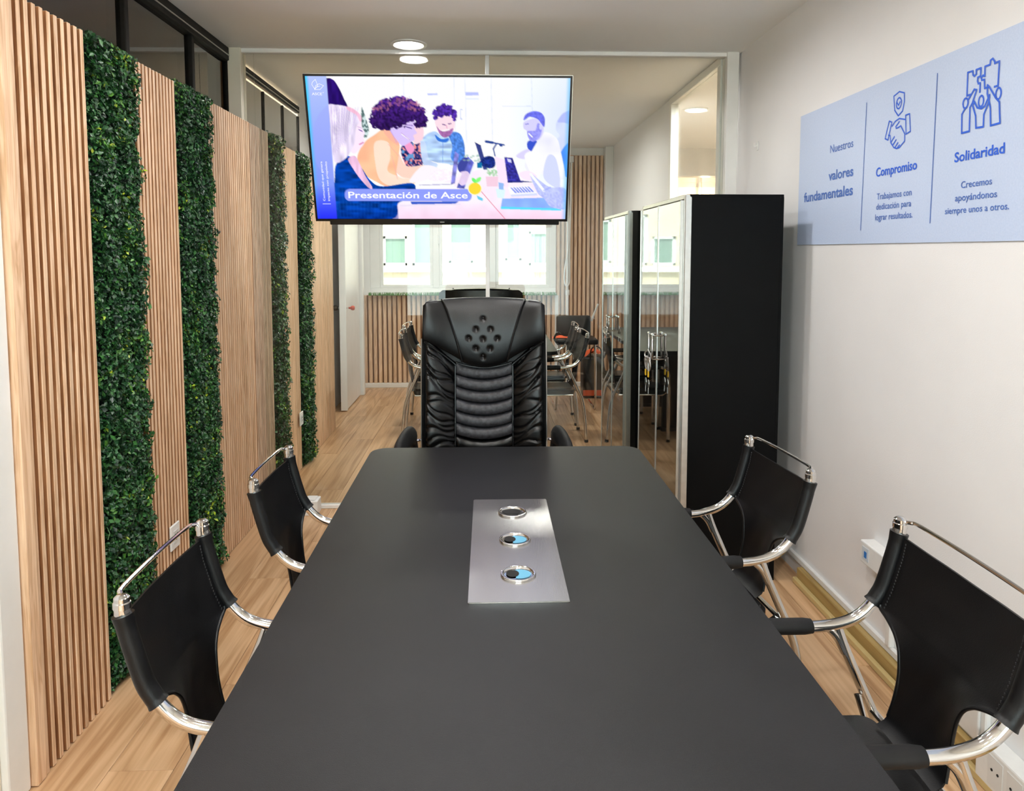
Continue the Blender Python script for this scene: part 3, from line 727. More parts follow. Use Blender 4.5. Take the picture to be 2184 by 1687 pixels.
    def hxr(t): return sx_(1120-40*t**.75)
    def hd(s_, t):
        x = hxl(t)+(hxr(t)-hxl(t))*s_; z = sz_(636)+(sz_(776)-sz_(636))*t
        d_ = .030+.048*pill(min(1, t*.93+.035), .5)*(.86+.14*pill(s_))
        for bx, bz in btn:
            r = math.hypot(x-sx_(bx), (z-sz_(bz)))/.011; d_ -= .011*math.exp(-r*r*1.3)
        return d_
    hc = patch('headrest', M_leather, e, hxl, hxr, lambda s_: sz_(638-3*(1-(2*s_-1)**2)), lambda s_: sz_(768+12*(1-(2*s_-1)**2)), 64, 60, hd, by, .04)
    for bx, bz in btn:
        x, z = sx_(bx), sz_(bz); MB().lathe([(.0, -.004), (.004, -.0035), (.0062, 0)], 12, (x, by(x, z)-.064, z), 'y').build('button', M_leather, hc, 60)
    for s in (-1, 1):
        ci = hxl if s < 0 else hxr
        def outx(t, s=s): return sx_(1033+s*(127-1*t))
        def dep(a, t, s=s):
            q = (1-a) if s < 0 else a; return .020+.046*pill(min(1, t*.9+.05), .45)*(1-.50*q**5)
        def ztop(a, s=s):
            q = (1-a) if s < 0 else a; return sz_(639+4*q+8*max(0, q-.85)/.15)
        def zbot(a, s=s):
            q = (1-a) if s < 0 else a; return sz_(768-48*q**.9)
        if s < 0: patch('headrest_wing', M_leather, e, outx, ci, ztop, zbot, 28, 44, dep, by, .04)
        else: patch('headrest_wing', M_leather, e, ci, outx, ztop, zbot, 28, 44, dep, by, .04)
        wp = []
        for t in np.linspace(0, .97, 18):
            x = ci(t); z = sz_(636)+(sz_(772)-sz_(636))*t; wp.append((x, by(x, z)-.030-.047*pill(min(1, t*.93+.035), .5), z))
        MB().tube(wp, .0045, 6).build('welt', M_leather, hc, 40)
        cr = [(sx_(1033+s*q), by(sx_(1033+s*q), sz_(776-54*((q-58)/68)**.9))-.040, sz_(776-54*((q-58)/68)**.9)) for q in np.linspace(58.5, 124, 14)]
        MB().tube(cr, .004, 6).build('welt', M_leather, hc, 40)
    cr = [(sx_(px), by(sx_(px), .98)-.040, sz_(768+12*(1-((px-1033)/60)**2))) for px in np.linspace(974, 1092, 16)]
    MB().tube(cr, .004, 6).build('welt', M_leather, hc, 40)
    # seat, arms, base
    def sd_(s_, t): return .03
    rounded_slab(rrect(-.26, .26, -.34, .18, .08), .42, .53, .035).build('seat', M_leather, e, 60)
    MB().box(-.11, .11, -.14, .12, .36, .42, .008).build('tilt_mechanism', M_tv, e)
    for s in (-1, 1):
        a = spline([(s*.325, .19, .56), (s*.335, .16, .675), (s*.345, .06, .705), (s*.352, -.08, .706), (s*.355, -.20, .695), (s*.352, -.262, .64), (s*.34, -.25, .55), (s*.30, -.20, .47), (s*.24, -.12, .43)], 6)
        k = len(a)
        mb = MB(); mb.tube(a, [.026 if 6 < i < k-16 else .019 for i in range(k)], 14, flat=1.75); mb.build('armrest', M_rubber, e, 50)
        MB().tube([(s*.27, .17, .665), (s*.345, .14, .668)], .007, 8).build('arm_bolt', M_chrome, e, 40)
    MB().lathe([(.03, .07), (.03, .22), (.021, .225), (.021, .36)], 20).build('gas_column', M_tv, e, 40)
    for i in range(5):
        a = math.radians(18+72*i); c, s_ = math.cos(a), math.sin(a)
        l = MB().tube([(.02*c, .02*s_, .12), (.16*c, .16*s_, .105), (.30*c, .30*s_, .075)], [.028, .022, .016], 10).build('base_spoke', M_chrome, e, 40)
        w_ = MB()
        for o_ in (-.012, .012): w_.lathe([(.0, -.009), (.022, -.009), (.027, -.005), (.027, .005), (.022, .009), (.0, .009)], 18, (0, o_, .027), 'y')
        o = w_.build('caster', M_tv, l, 40); o.location = (.30*c, .30*s_, 0); o.rotation_euler = (0, 0, a)
    return e
x0 = exec_chair('large black leather executive chair at the head of the table'); index_kids()
x0.location = (-.018, 3.20, 0)
x1 = copy_tree(x0); x1.location = (-.045, 5.02, .012); x1.rotation_euler = (0, 0, PI); x1.scale = (.97, .97, .972)
x1['label'] = 'second black leather executive chair seen over the first, in the rear room'

# ------------------------------------------------------------------ cabinets
def cabinet(y0, y1, label, hz0, hz1):
    x0, x1, H = .893, 1.345, 1.805; L = y1-y0
    e = empty('cabinet', ((x0+x1)/2, (y0+y1)/2, 0), label=label, cat='cabinet'); hx = (x1-x0)/2; hy = L/2
    MB().box(-hx+.03, hx-.001, -hy+.001, -hy+.018, 0, H-.012, .001).build('side_panel', M_panel, e)
    MB().box(-hx+.03, hx-.001, hy-.018, hy-.001, 0, H-.012, .001).build('side_panel', M_panel, e)
    MB().box(hx-.012, hx, -hy, hy, 0, H-.012).build('back_panel', M_panel, e)
    MB().box(-hx+.02, hx, -hy, hy, H-.014, H, .002).build('top_panel', M_panel, e)
    MB().box(-hx+.02, hx-.02, -hy+.02, hy-.02, .03, .05).build('bottom_panel', M_panel, e)
    f = MB().box(-hx, -hx+.032, -hy, -hy+.022, 0, H, .003).box(-hx, -hx+.032, hy-.022, hy, 0, H, .003).box(-hx, -hx+.032, -hy+.022, hy-.022, H-.022, H, .003).box(-hx, -hx+.032, -hy+.022, hy-.022, 0, .03, .003)
    f.build('front_frame', M_alu, e)
    for s in (-1, 1):
        a, b_ = (-hy+.024, -.002) if s < 0 else (.002, hy-.024)
        dr = MB().box(-hx-.012, -hx+.004, a+.004, b_-.004, .036, H-.028, .001).build('door', M_door, e)
        fr = MB().box(-hx-.015, -hx+.003, a, a+.006, .034, H-.026).box(-hx-.015, -hx+.003, b_-.006, b_, .034, H-.026)
        fr.build('door_edge', M_alu, dr)
        hy_ = s*.040; t = -hx-.045
        MB().tube([(-hx-.012, hy_, hz1-.006), (t, hy_, hz1-.006), (t, hy_, hz0+.006), (-hx-.012, hy_, hz0+.006)], .0055, 8).tube([(t, hy_-s*.012, hz1), (t, hy_+s*.012, hz1)], .006, 8).build('handle', M_chrome, dr, 40)
    return e
cabinet(3.28, 4.195, 'tall black cabinet nearer the table, with aluminium edged glossy doors', .985, 1.120)
cabinet(4.62, 5.56, 'farther black cabinet behind the glass partition', .985, 1.090)
def keys(x, y, z, n, zl, yellow, label, seed):
    r = random.Random(seed)
    e = empty('key_bunch', (x, y, z), label=label, cat='keys')
    lp = MB(); zz = .0
    lp.tube(spline([(0, .0, 0), (-.006, .048, -.02), (-.004, .020, -.05), (0, -.020, -.05), (.004, -.048, -.02), (0, 0, .0)], 5), .0034, 6)
    for i in range(n):
        a = r.uniform(-.045, .045); l = r.uniform(.03, .065)
        lp.tube(spline([(r.uniform(-.008, .004), a, -.03), (-.008, a+.022, -.03-l*.5), (-.004, a+.004, -.03-l), (.0, a-.02, -.03-l*.6), (0, a, -.03)], 5), .0028, 5)
    lp.build('wire_rings', M_alu, e, 40)
    for s in (-1, 1):
        yy = s*.036+r.uniform(-.004, .004)
        MB().tube([(-.004, yy, -.06), (-.004, yy*1.1, -.10)], .0018, 5).build('cord', M_alu, e)
        if yellow: MB().box(-.008, -.001, yy-.009, yy+.009, -.118, -.088, .003).build('tag', M_yellow, e, label='yellow key tag')
        k = MB().lathe([(.011, -.0016), (.018, -.0016), (.018, .0016), (.011, .0016), (.011, -.0016)], 18, (-.004, yy, -.145), 'x')
        k.box(-.0055, -.0025, yy-.004, yy+.004, -.19, -.157); k.build('key', M_alu, e)
    e.scale = (1, 1, zl)
keys(.835, 3.735, 1.035, 6, 1.18, True, 'bunch of keys with yellow tags on the nearer cabinet handle', 1)
keys(.835, 5.09, 1.02, 7, .62, False, 'bunch of keys on the farther cabinet handle', 5)

# ------------------------------------------------------------------ television
ta = math.atan2(.23, .74)
tv = empty('television', (-.252, 3.965, 2.086), label='large flat television tilted down in front of the glass partition', cat='television')
tv.rotation_euler = (ta, 0, 0)
TW, TH = .697, .3895
MB().box(-TW, TW, .006, .038, -TH, TH, .004).build('back_housing', M_tv, tv)
bz = MB(); bw = .011
bz.box(-TW, TW, -.003, .006, TH-bw, TH, .001).box(-TW, TW, -.003, .006, -TH, -TH+.014, .001).box(-TW, -TW+bw, -.003, .006, -TH+.014, TH-bw).box(TW-bw, TW, -.003, .006, -TH+.014, TH-bw)
bz.build('bezel', M_tv, tv)
MB().box(-TW-.002, TW+.002, .0, .010, TH, TH+.003).box(TW, TW+.003, 0, .01, -TH, TH).build('silver_edge', M_alu, tv, label='thin silver outer edge')
MB().box(-TW+.075, TW-.045, .004, .05, -TH-.022, -TH+.002, .003).build('lower_housing', M_tv, tv)
MB().box(-.03, .03, -.006, .004, -TH-.012, -TH+.004, .002).build('sensor_bump', M_tv, tv)
MB().box(-.012, .012, -.007, -.006, -TH-.006, -TH-.001).build('badge', M_alu, tv)
arm = MB().box(-.20, .20, .038, .055, -.16, .16, .003).box(.22, .30, .038, .09, -.05, .05, .003)
arm.build('wall_bracket', M_tv, tv)
MB().tube([(.255, .06, 0), (.255, .30, -.10)], .018, 10).build('bracket_arm', M_tv, tv, 40)
SX0, SX1, SZ0, SZ1 = -TW+bw, TW-bw, -TH+.014, TH-bw

def screen_picture(Wp, Hp):
    """paints the slide shown on the screen; shapes are given in the picture's own drawing units"""
    U, V = np.meshgrid((np.arange(Wp)+.5)/Wp, (np.arange(Hp)+.5)/Hp)
    TL, TR, BR, BL = (157, 180), (1740, 195), (1683, 1028), (215, 1028)
    X = (1-V)*((1-U)*TL[0]+U*TR[0])+V*((1-U)*BL[0]+U*BR[0]); Y = (1-V)*((1-U)*TL[1]+U*TR[1])+V*((1-U)*BL[1]+U*BR[1])
    rg = np.random.default_rng(11)
    def vn(s, ax=1., seed=0):
        g = np.random.default_rng(seed).random((220, 220)); gx = (X/s*ax) % 218; gy = (Y/s) % 218
        i, j = gx.astype(int), gy.astype(int); fx, fy = gx-i, gy-j; fx = fx*fx*(3-2*fx); fy = fy*fy*(3-2*fy)
        return (g[j, i]*(1-fx)+g[j, i+1]*fx)*(1-fy)+(g[j+1, i]*(1-fx)+g[j+1, i+1]*fx)*fy
    nA, nB, nC = vn(9, 1, 1), vn(22, 1, 2), vn(50, 1, 3); nS = vn(14, .35, 4); nV = vn(60, 4.5, 5)
    def c(*v): return np.array(v, float)/255
    img = np.ones((Hp, Wp, 3))*c(250, 251, 255)
    k = np.clip((X-1150)/560, 0, 1)[..., None]*np.clip(1.15-(np.abs(Y-480)/700), 0, 1)[..., None]; img = img*(1-k*.75)+c(203, 212, 250)*k*.75
    def wob(pts): return pts
    def poly(pts, color, tex=None, a=1., soft=0):
        P = np.array(pts, float); x0, y0 = P.min(0); x1, y1 = P.max(0)
        m = np.zeros(X.shape, bool); j = len(P)-1
        for i in range(len(P)):
            xi, yi = P[i]; xj, yj = P[j]
            if yi != yj: m ^= ((Y < yi) != (Y < yj)) & (X < (xj-xi)*(Y-yi)/(yj-yi)+xi)
            j = i
        cc = np.ones_like(img)*np.array(color, float)/255
        if tex is not None: cc = cc*(1-tex[..., None])+np.ones_like(img)*0+0*cc if False else np.clip(cc*tex[..., None], 0, 1)
        img[m] = img[m]*(1-a)+cc[m]*a
        return m
    def smoothp(pts, n=6):
        P = [np.array(p, float) for p in pts]; o = []
        for i in range(len(P)):
            a, b_, cc, d_ = P[i-1], P[i], P[(i+1) % len(P)], P[(i+2) % len(P)]
            for q in range(n):
                t = q/n; o.append(.5*((2*b_)+(cc-a)*t+(2*a-5*b_+4*cc-d_)*t*t+(3*b_-a-3*cc+d_)*t**3))
        return o
    def blob(pts, color, tex=None, a=1.): return poly(smoothp(pts), color, tex, a)
    def ell(cx, cy, rx, ry, color, a=1., tex=None, ny=0.):
        m = ((X-cx)/rx)**2+((Y-cy)/ry)**2 < 1+ny*(nA-.5)*2
        cc = np.ones_like(img)*np.array(color, float)/255
        if tex is not None: cc = np.clip(cc*tex[..., None], 0, 1)
        img[m] = img[m]*(1-a)+cc[m]*a; return m
    def line(x0, y0, x1, y1, w_, color, a=1.):
        d_ = np.array([x1-x0, y1-y0], float); L = math.hypot(*d_); t = np.clip(((X-x0)*d_[0]+(Y-y0)*d_[1])/L/L, 0, 1)
        m = np.hypot(X-x0-t*d_[0], Y-y0-t*d_[1]) < w_/2; img[m] = img[m]*(1-a)+np.array(color, float)/255*a
    # back wall joinery
    for x in (740, 1040, 1106, 1262, 1505): line(x, 190, x, 560, 2.5, (190, 200, 235), .7)
    poly([(1325, 350), (1498, 350), (1498, 352), (1325, 352)], (190, 200, 235)); poly([(880, 245), (1040, 245), (1040, 520), (880, 500)], (240, 243, 254)); poly([(1108, 240), (1185, 240), (1185, 560), (1108, 560)], (238, 243, 254))
    poly([(880, 278), (940, 278), (940, 288), (880, 288)], (170, 178, 235), a=.8); poly([(1108, 272), (1185, 272), (1185, 290), (1108, 290)], (175, 182, 238), a=.9); poly([(1108, 306), (1185, 306), (1185, 313), (1108, 313)], (215, 222, 245))
    line(1075, 370, 1075, 425, 3, (150, 165, 215)); line(1075, 370, 1085, 370, 3, (150, 165, 215)); line(1075, 425, 1085, 425, 3, (150, 165, 215))
    # cypress-like plant
    m = blob([(490, 355), (505, 400), (520, 450), (527, 490), (515, 525), (500, 535), (492, 500), (485, 440), (484, 400)], (90, 110, 110)); img[m & (nA > .55)] = c(200, 215, 215)
    # table
    poly([(635, 1028), (690, 930), (760, 900), (960, 800), (1180, 720), (1330, 740), (1683, 880), (1683, 1028)], (240, 228, 240), .97+.05*nC)
    k = np.clip((Y-930)/95, 0, 1)[..., None]*(X > 640)[..., None]*.28; img[:] = img*(1-k)+c(215, 150, 185)*k
    line(1165, 830, 1322, 1026, 4, (200, 110, 130), .8)
    # woman in floral top
    blob([(790, 470), (840, 460), (852, 500), (842, 550), (810, 570), (785, 545)], (246, 205, 214)); blob([(715, 590), (770, 555), (800, 570), (845, 565), (845, 640), (835, 700), (760, 715), (725, 660)], (60, 62, 110))
    m = poly([(700, 560), (860, 560), (860, 715), (700, 715)], (0, 0, 0), a=0); m2 = m & (np.abs(img[..., 0]-60/255) < .02); img[m2 & (nA > .62)] = c(220, 150, 150); img[m2 & (nB > .62) & (X < 790)] = c(110, 150, 190); img[m2 & (nA < .22)] = c(20, 20, 60)
    blob([(735, 545), (770, 560), (795, 600), (770, 630), (740, 590)], (225, 160, 195))
    # curly haired man
    blob([(850, 530), (915, 495), (960, 520), (1010, 495), (1070, 510), (1090, 570), (1088, 640), (1050, 690), (880, 690), (845, 600)], (178, 200, 232), .82+.34*nS)
    blob([(1000, 510), (1060, 505), (1090, 560), (1090, 650), (1040, 680), (1010, 650), (1020, 580)], (92, 132, 198), .8+.4*nA)
    blob([(920, 515), (955, 540), (1000, 535), (985, 560), (935, 550)], (70, 115, 190)); line(965, 560, 960, 680, 3, (120, 150, 205))
    blob([(922, 430), (960, 400), (1010, 405), (1040, 430), (1032, 485), (1005, 520), (975, 530), (945, 505), (928, 470)], (243, 212, 220))
    blob([(930, 465), (950, 490), (985, 495), (1028, 478), (1012, 515), (978, 532), (948, 512)], (158, 112, 160), .9+.2*nA); line(962, 492, 1005, 486, 7, (255, 250, 250)); line(965, 455, 982, 458, 5, (80, 50, 110)); line(1000, 452, 1016, 450, 5, (80, 50, 110)); line(988, 460, 992, 478, 4, (205, 150, 180))
    for cx, cy, r in [(935, 390, 26), (950, 368, 24), (975, 360, 26), (1003, 366, 26), (1026, 385, 24), (1036, 408, 18), (925, 415, 16), (990, 385, 30), (960, 390, 28), (1038, 428, 10)]: ell(cx, cy, r, r*.9, (70, 48, 122), 1, .7+.75*nA, .5)
    blob([(870, 665), (930, 680), (1000, 690), (1010, 715), (950, 720), (880, 700), (845, 680)], (250, 238, 246)); blob([(830, 560), (860, 560), (880, 660), (930, 690), (900, 720), (845, 690)], (200, 215, 242), .9+.15*nS)
    # woman in orange
    blob([(690, 610), (745, 700), (850, 695), (905, 715), (900, 760), (800, 790), (720, 770), (660, 700)], (251, 205, 192))
    blob([(455, 650), (500, 560), (560, 515), (620, 478), (660, 500), (705, 570), (700, 640), (690, 760), (790, 790), (770, 815), (640, 828), (570, 800), (490, 745)], (254, 190, 160), .93+.12*nC)
    blob([(560, 560), (640, 560), (650, 650), (640, 740), (800, 790), (690, 830), (590, 790), (560, 680)], (255, 222, 210), a=.8); line(640, 570, 700, 640, 4, (220, 160, 160), .5); line(660, 640, 690, 780, 4, (225, 165, 165), .6)
    blob([(625, 480), (660, 500), (700, 555), (700, 580), (655, 548), (615, 500)], (244, 178, 160))
    blob([(640, 460), (700, 430), (770, 415), (805, 440), (798, 480), (812, 505), (790, 520), (795, 545), (760, 565), (725, 580), (690, 545)], (208, 192, 236))
    line(752, 470, 780, 478, 5, (60, 40, 110)); line(735, 455, 790, 462, 3, (90, 60, 130)); line(722, 512, 762, 540, 7, (252, 248, 255)); line(720, 505, 768, 545, 3, (140, 90, 150), .5); ell(690, 470, 10, 16, (180, 160, 220)); line(650, 480, 690, 560, 6, (170, 150, 215), .5)
    hair = [(600, 400, 60), (580, 440, 42), (640, 360, 62), (700, 345, 60), (760, 355, 58), (810, 390, 55), (840, 430, 38), (690, 410, 80), (620, 440, 55), (770, 400, 50), (660, 430, 50), (850, 455, 22), (820, 455, 25), (560, 430, 30), (590, 360, 30), (640, 460, 34)]
    for cx, cy, r in hair:
        ell(cx, cy, r, r*.85, (62, 38, 100), 1, .55+.8*nA*np.clip(1.35-(Y-310)/190, .3, 1.4), .45)
    for i in range(170):
        a = rg.uniform(0, 6.28); q = rg.uniform(.5, 1.08); cx, cy = 705+150*q*math.cos(a), 395+92*q*math.sin(a)
        if cy < 400 or cx < 600 or cx > 835: ell(cx, cy, rg.uniform(4, 11), rg.uniform(4, 9), (165, 112, 135) if cy < 380 else (75, 45, 110), .55)
    # hands, papers and laptops in the middle
    blob([(830, 705), (900, 700), (960, 735), (950, 770), (880, 780), (800, 800), (760, 790)], (253, 232, 240)); blob([(900, 735), (990, 720), (1020, 760), (960, 790), (880, 785)], (246, 236, 250), .94+.08*nA)
    poly([(815, 805), (1010, 800), (1030, 822), (770, 832)], (246, 246, 254)); line(820, 817, 1010, 812, 3, (120, 110, 170)); poly([(760, 822), (1045, 826), (1045, 838), (760, 838)], (250, 250, 255))
    poly([(1035, 612), (1058, 630), (1030, 805), (1005, 815)], (128, 128, 188), .8+.4*nB); poly([(1110, 642), (1147, 680), (1085, 838), (1040, 835), (1075, 740)], (96, 100, 168), .75+.5*nB); poly([(1147, 680), (1155, 690), (1098, 838), (1085, 838)], (228, 230, 250))
    blob([(1050, 690), (1090, 650), (1115, 665), (1080, 740), (1055, 730)], (70, 76, 140)); blob([(1060, 740), (1110, 735), (1120, 790), (1070, 820), (1045, 780)], (246, 225, 238), a=.8)
    for i in range(12): ell(rg.uniform(1085, 1180), rg.uniform(630, 670), 9, 5, (150, 175, 165), .7)
    poly([(1157, 562), (1190, 580), (1227, 722), (1203, 722)], (64, 72, 122)); line(1157, 562, 1190, 580, 4, (30, 30, 80))
    blob([(1170, 690), (1215, 645), (1265, 650), (1272, 700), (1240, 715), (1200, 700)], (38, 52, 112), .7+.6*nA); poly([(1165, 680), (1195, 680), (1195, 712), (1165, 712)], (40, 110, 150))
    line(1222, 555, 1262, 562, 14, (52, 72, 130)); line(1262, 562, 1330, 575, 8, (52, 72, 130)); ell(1312, 577, 10, 8, (52, 72, 130)); line(1285, 568, 1265, 598, 8, (52, 72, 130)); line(1265, 598, 1274, 640, 6, (52, 72, 130))
    for i in range(40): ell(1255+rg.normal(0, 16), 740+rg.normal(0, 9), 6, 4, (150, 190, 150), .6)
    poly([(1215, 765), (1290, 765), (1285, 825), (1220, 825)], (228, 200, 214))
    poly([(1270, 642), (1335, 665), (1355, 800), (1345, 832), (1300, 820)], (240, 220, 236)); poly([(1330, 648), (1378, 652), (1422, 790), (1345, 790)], (60, 58, 132), .7+.6*nA); poly([(1345, 655), (1370, 662), (1372, 682), (1350, 676)], (205, 205, 235)); poly([(1345, 790), (1430, 790), (1500, 798), (1345, 802)], (40, 45, 110))
    poly([(1345, 828), (1475, 820), (1520, 868), (1360, 880)], (240, 240, 252))
    for i in range(7): poly([(1360+i*17, 832-i), (1369+i*17, 832-i), (1400+i*17, 864-i), (1388+i*17, 866-i)], (140, 150, 215))
    poly([(1360, 876), (1520, 866), (1520, 880), (1365, 888)], (205, 210, 240)); poly([(1272, 838), (1330, 842), (1320, 898), (1282, 896)], (214, 232, 248)); poly([(1290, 800), (1322, 806), (1318, 845), (1292, 842)], (150, 178, 220))
    poly([(1310, 900), (1560, 895), (1675, 905), (1660, 962), (1300, 955)], (150, 178, 245), .93+.1*nC); poly([(1300, 950), (1660, 962), (1660, 975), (1300, 965)], (110, 205, 245))
    # bearded man and the person at the right edge
    blob([(1650, 440), (1690, 400), (1740, 400), (1740, 700), (1660, 640), (1640, 560), (1665, 520), (1645, 490)], (205, 212, 250), .95+.08*nC); blob([(1655, 440), (1690, 392), (1745, 380), (1740, 450), (1690, 445)], (178, 185, 240))
    for i in range(7): line(1640, 600+i*18, 1662, 604+i*18, 7, (140, 160, 230), .7)
    blob([(1670, 620), (1740, 560), (1720, 760), (1680, 740)], (96, 145, 238), .9+.2*nC)
    blob([(1470, 560), (1500, 545), (1530, 560), (1520, 620), (1475, 600)], (70, 90, 180)); blob([(1400, 640), (1470, 600), (1500, 640), (1450, 660)], (210, 205, 242))
    blob([(1490, 620), (1540, 540), (1580, 500), (1640, 530), (1665, 590), (1690, 800), (1600, 800), (1540, 740), (1500, 760), (1450, 700)], (233, 233, 252), .95+.08*nC)
    blob([(1450, 640), (1520, 610), (1560, 650), (1540, 760), (1500, 770)], (246, 246, 255)); blob([(1590, 640), (1640, 660), (1660, 820), (1610, 820), (1560, 760)], (205, 210, 248))
    blob([(1455, 440), (1530, 420), (1565, 445), (1568, 500), (1540, 545), (1500, 548), (1478, 520), (1465, 490), (1450, 478)], (206, 203, 243))
    blob([(1470, 500), (1490, 492), (1520, 490), (1535, 450), (1560, 470), (1545, 530), (1505, 556), (1480, 540)], (152, 152, 224), .9+.2*nA); line(1480, 508, 1500, 528, 7, (250, 250, 255)); line(1462, 455, 1480, 452, 4, (90, 90, 180)); ell(1552, 470, 9, 16, (205, 205, 245)); 
    blob([(1450, 430), (1465, 398), (1510, 380), (1555, 388), (1578, 420), (1574, 470), (1556, 450), (1535, 425), (1490, 412), (1462, 428)], (112, 116, 206), .9+.2*nA)
    blob([(1415, 745), (1470, 730), (1520, 760), (1500, 790), (1440, 780)], (240, 222, 242)); blob([(1480, 745), (1540, 790), (1600, 830), (1690, 840), (1690, 960), (1600, 950), (1560, 900), (1520, 860)], (190, 196, 245), .9+.15*nA); line(1485, 750, 1560, 850, 16, (235, 238, 254)); line(1560, 850, 1600, 830, 8, (150, 160, 235), .6); poly([(1660, 780), (1694, 785), (1688, 825), (1658, 818)], (235, 240, 250))
    # dark haired and blonde women at the left
    blob([(283, 195), (325, 203), (360, 255), (385, 310), (402, 355), (340, 355), (290, 350), (283, 260)], (44, 26, 92), .75+.5*nV)
    blob([(330, 690), (400, 640), (470, 700), (530, 790), (600, 825), (770, 805), (795, 850), (760, 905), (690, 930), (650, 1030), (300, 1030), (318, 800)], (22, 66, 140), .70+.6*nS)
    for i in range(16): line(340+i*22, 830+6*math.sin(i), 350+i*20, 1020, 3, (50, 110, 185), .35)
    k = np.clip((Y-940)/90, 0, 1)[..., None]*((X > 320) & (X < 690))[..., None]*.7; img[:] = img*(1-k*.6)+c(12, 40, 120)*k*.6
    blob([(400, 660), (440, 640), (470, 690), (500, 760), (540, 832), (520, 836), (470, 780), (430, 720)], (225, 190, 215), .85+.25*nV)
    blob([(430, 400), (478, 420), (485, 470), (503, 500), (495, 530), (500, 560), (470, 600), (430, 625), (400, 560)], (240, 222, 244)); line(468, 485, 488, 495, 5, (110, 80, 150)); line(470, 572, 492, 560, 6, (190, 100, 150)); line(460, 468, 486, 476, 3, (170, 130, 180), .7)
    m = blob([(285, 350), (340, 342), (400, 352), (450, 375), (480, 410), (470, 440), (450, 480), (440, 560), (415, 615), (380, 660), (325, 680), (300, 600), (283, 480)], (236, 226, 248), .80+.28*nV)
    for i in range(22): line(300+i*8, 352+rg.uniform(0, 12), 310+i*5, 640-i*6, 2.5, (150, 130, 195) if i % 2 else (250, 245, 255), .5)
    blob([(400, 350), (450, 372), (486, 410), (478, 440), (455, 400), (405, 372)], (232, 178, 196), a=.7)
    # left band
    t = np.clip((Y-190)/830, 0, 1)[..., None]; bx = 284+(Y-190)/(1026-190)*(328-284)
    cc = (c(178, 190, 250)*(1-t)+c(120, 140, 240)*t); cc = np.where(t > .75, cc*(1-(t-.75)*4)+c(58, 66, 228)*(t-.75)*4, cc)
    dx = np.hypot((X-340)/150, (Y-560)/230); cc = np.where((dx < 1)[..., None], cc*.6+c(160, 165, 245)*.4, cc)
    e_ = np.clip(1-(X-(157+(Y-180)*.068))/22, 0, 1)[..., None]*np.clip(1.2-t*1.1, 0, 1); cc = cc*(1-e_*.8)+c(60, 190, 225)*e_*.8
    mm = X < bx; img[mm] = (cc*np.ones_like(img))[mm]
    # cyan fringe on the right and top rim
    e2 = np.clip(1-((1740-(Y-195)*.0685)-X)/26, 0, 1)[..., None]; img[:] = img*(1-e2*.55)+c(90, 170, 235)*e2*.55
    # title bar
    x0_, x1_, y0_, y1_ = 376, 1128, 841, 916; cx = np.clip(X, x0_+30, x1_-30); cyy = np.clip(Y, y0_+30, y1_-30); m = np.hypot(X-cx, Y-cyy) < 30; img[m] = c(146, 156, 232)
    poly([(765, 920), (1050, 918), (1030, 932), (770, 936)], (50, 80, 170), a=.9); poly([(700, 940), (1060, 932), (1060, 940), (700, 950)], (225, 215, 230))
    # plain orange fruit sticker
    ell(1148, 838, 42, 42, (253, 240, 215)); ell(1148, 838, 37, 36, (250, 202, 84)); blob([(1150, 803), (1132, 788), (1135, 772), (1156, 784)], (120, 215, 120)); blob([(1154, 803), (1160, 778), (1186, 768), (1180, 792)], (140, 228, 130))
    poly([(1158, 880), (1195, 900), (1192, 915), (1165, 905)], (120, 190, 215))
    g = img.mean(-1, keepdims=True); img = g+(img-g)*1.25; img = (img-.5)*1.10+.535
    return np.clip(img, 0, 1)
PW, PH = 880, 496
pic = screen_picture(PW, PH); nx, ny = 440, 248
pic = pic.reshape(ny, 2, nx, 2, 3).mean((1, 3))
pl = np.where(pic > .04045, ((pic+.055)/1.055)**2.4, pic/12.92)
gx = np.linspace(SX0, SX1, nx+1); gz = np.linspace(SZ1, SZ0, ny+1); GX, GZ = np.meshgrid(gx, gz)
V = np.stack([GX, np.full_like(GX, -.0005), GZ], -1).reshape(-1, 3)
i, j = np.meshgrid(np.arange(nx), np.arange(ny)); a = j*(nx+1)+i
F = np.stack([a, a+nx+1, a+nx+2, a+1], -1).reshape(-1, 4)
me = bpy.data.meshes.new('screen'); me.vertices.add(len(V)); me.vertices.foreach_set('co', V.astype(np.float32).ravel())
me.loops.add(len(F)*4); me.loops.foreach_set('vertex_index', F.ravel().astype(np.int32)); me.polygons.add(len(F))
me.polygons.foreach_set('loop_start', (np.arange(len(F))*4).astype(np.int32)); me.polygons.foreach_set('loop_total', np.full(len(F), 4, np.int32)); me.update(calc_edges=True)
pad = np.pad(pl, ((0, 1), (0, 1), (0, 0)), 'edge'); pad2 = np.pad(pl, ((1, 0), (1, 0), (0, 0)), 'edge'); vc = (pad+pad2)/2
at = me.color_attributes.new('picture', 'FLOAT_COLOR', 'POINT'); cc = np.ones((len(V), 4), np.float32); cc[:, :3] = vc.reshape(-1, 3); at.data.foreach_set('color', cc.ravel())
M_scr = mat('screen_picture', '#000000', .3, 0, .0); b_ = M_scr.node_tree.nodes['Principled BSDF']
an = nd(M_scr, 'ShaderNodeAttribute', attribute_name='picture'); lk(M_scr, an.outputs['Color'], b_.inputs['Emission Color']); b_.inputs['Emission Strength'].default_value = 2**-EXPO
me.materials.append(M_scr); scr = bpy.data.objects.new('screen', me); C.objects.link(scr); scr.parent = tv

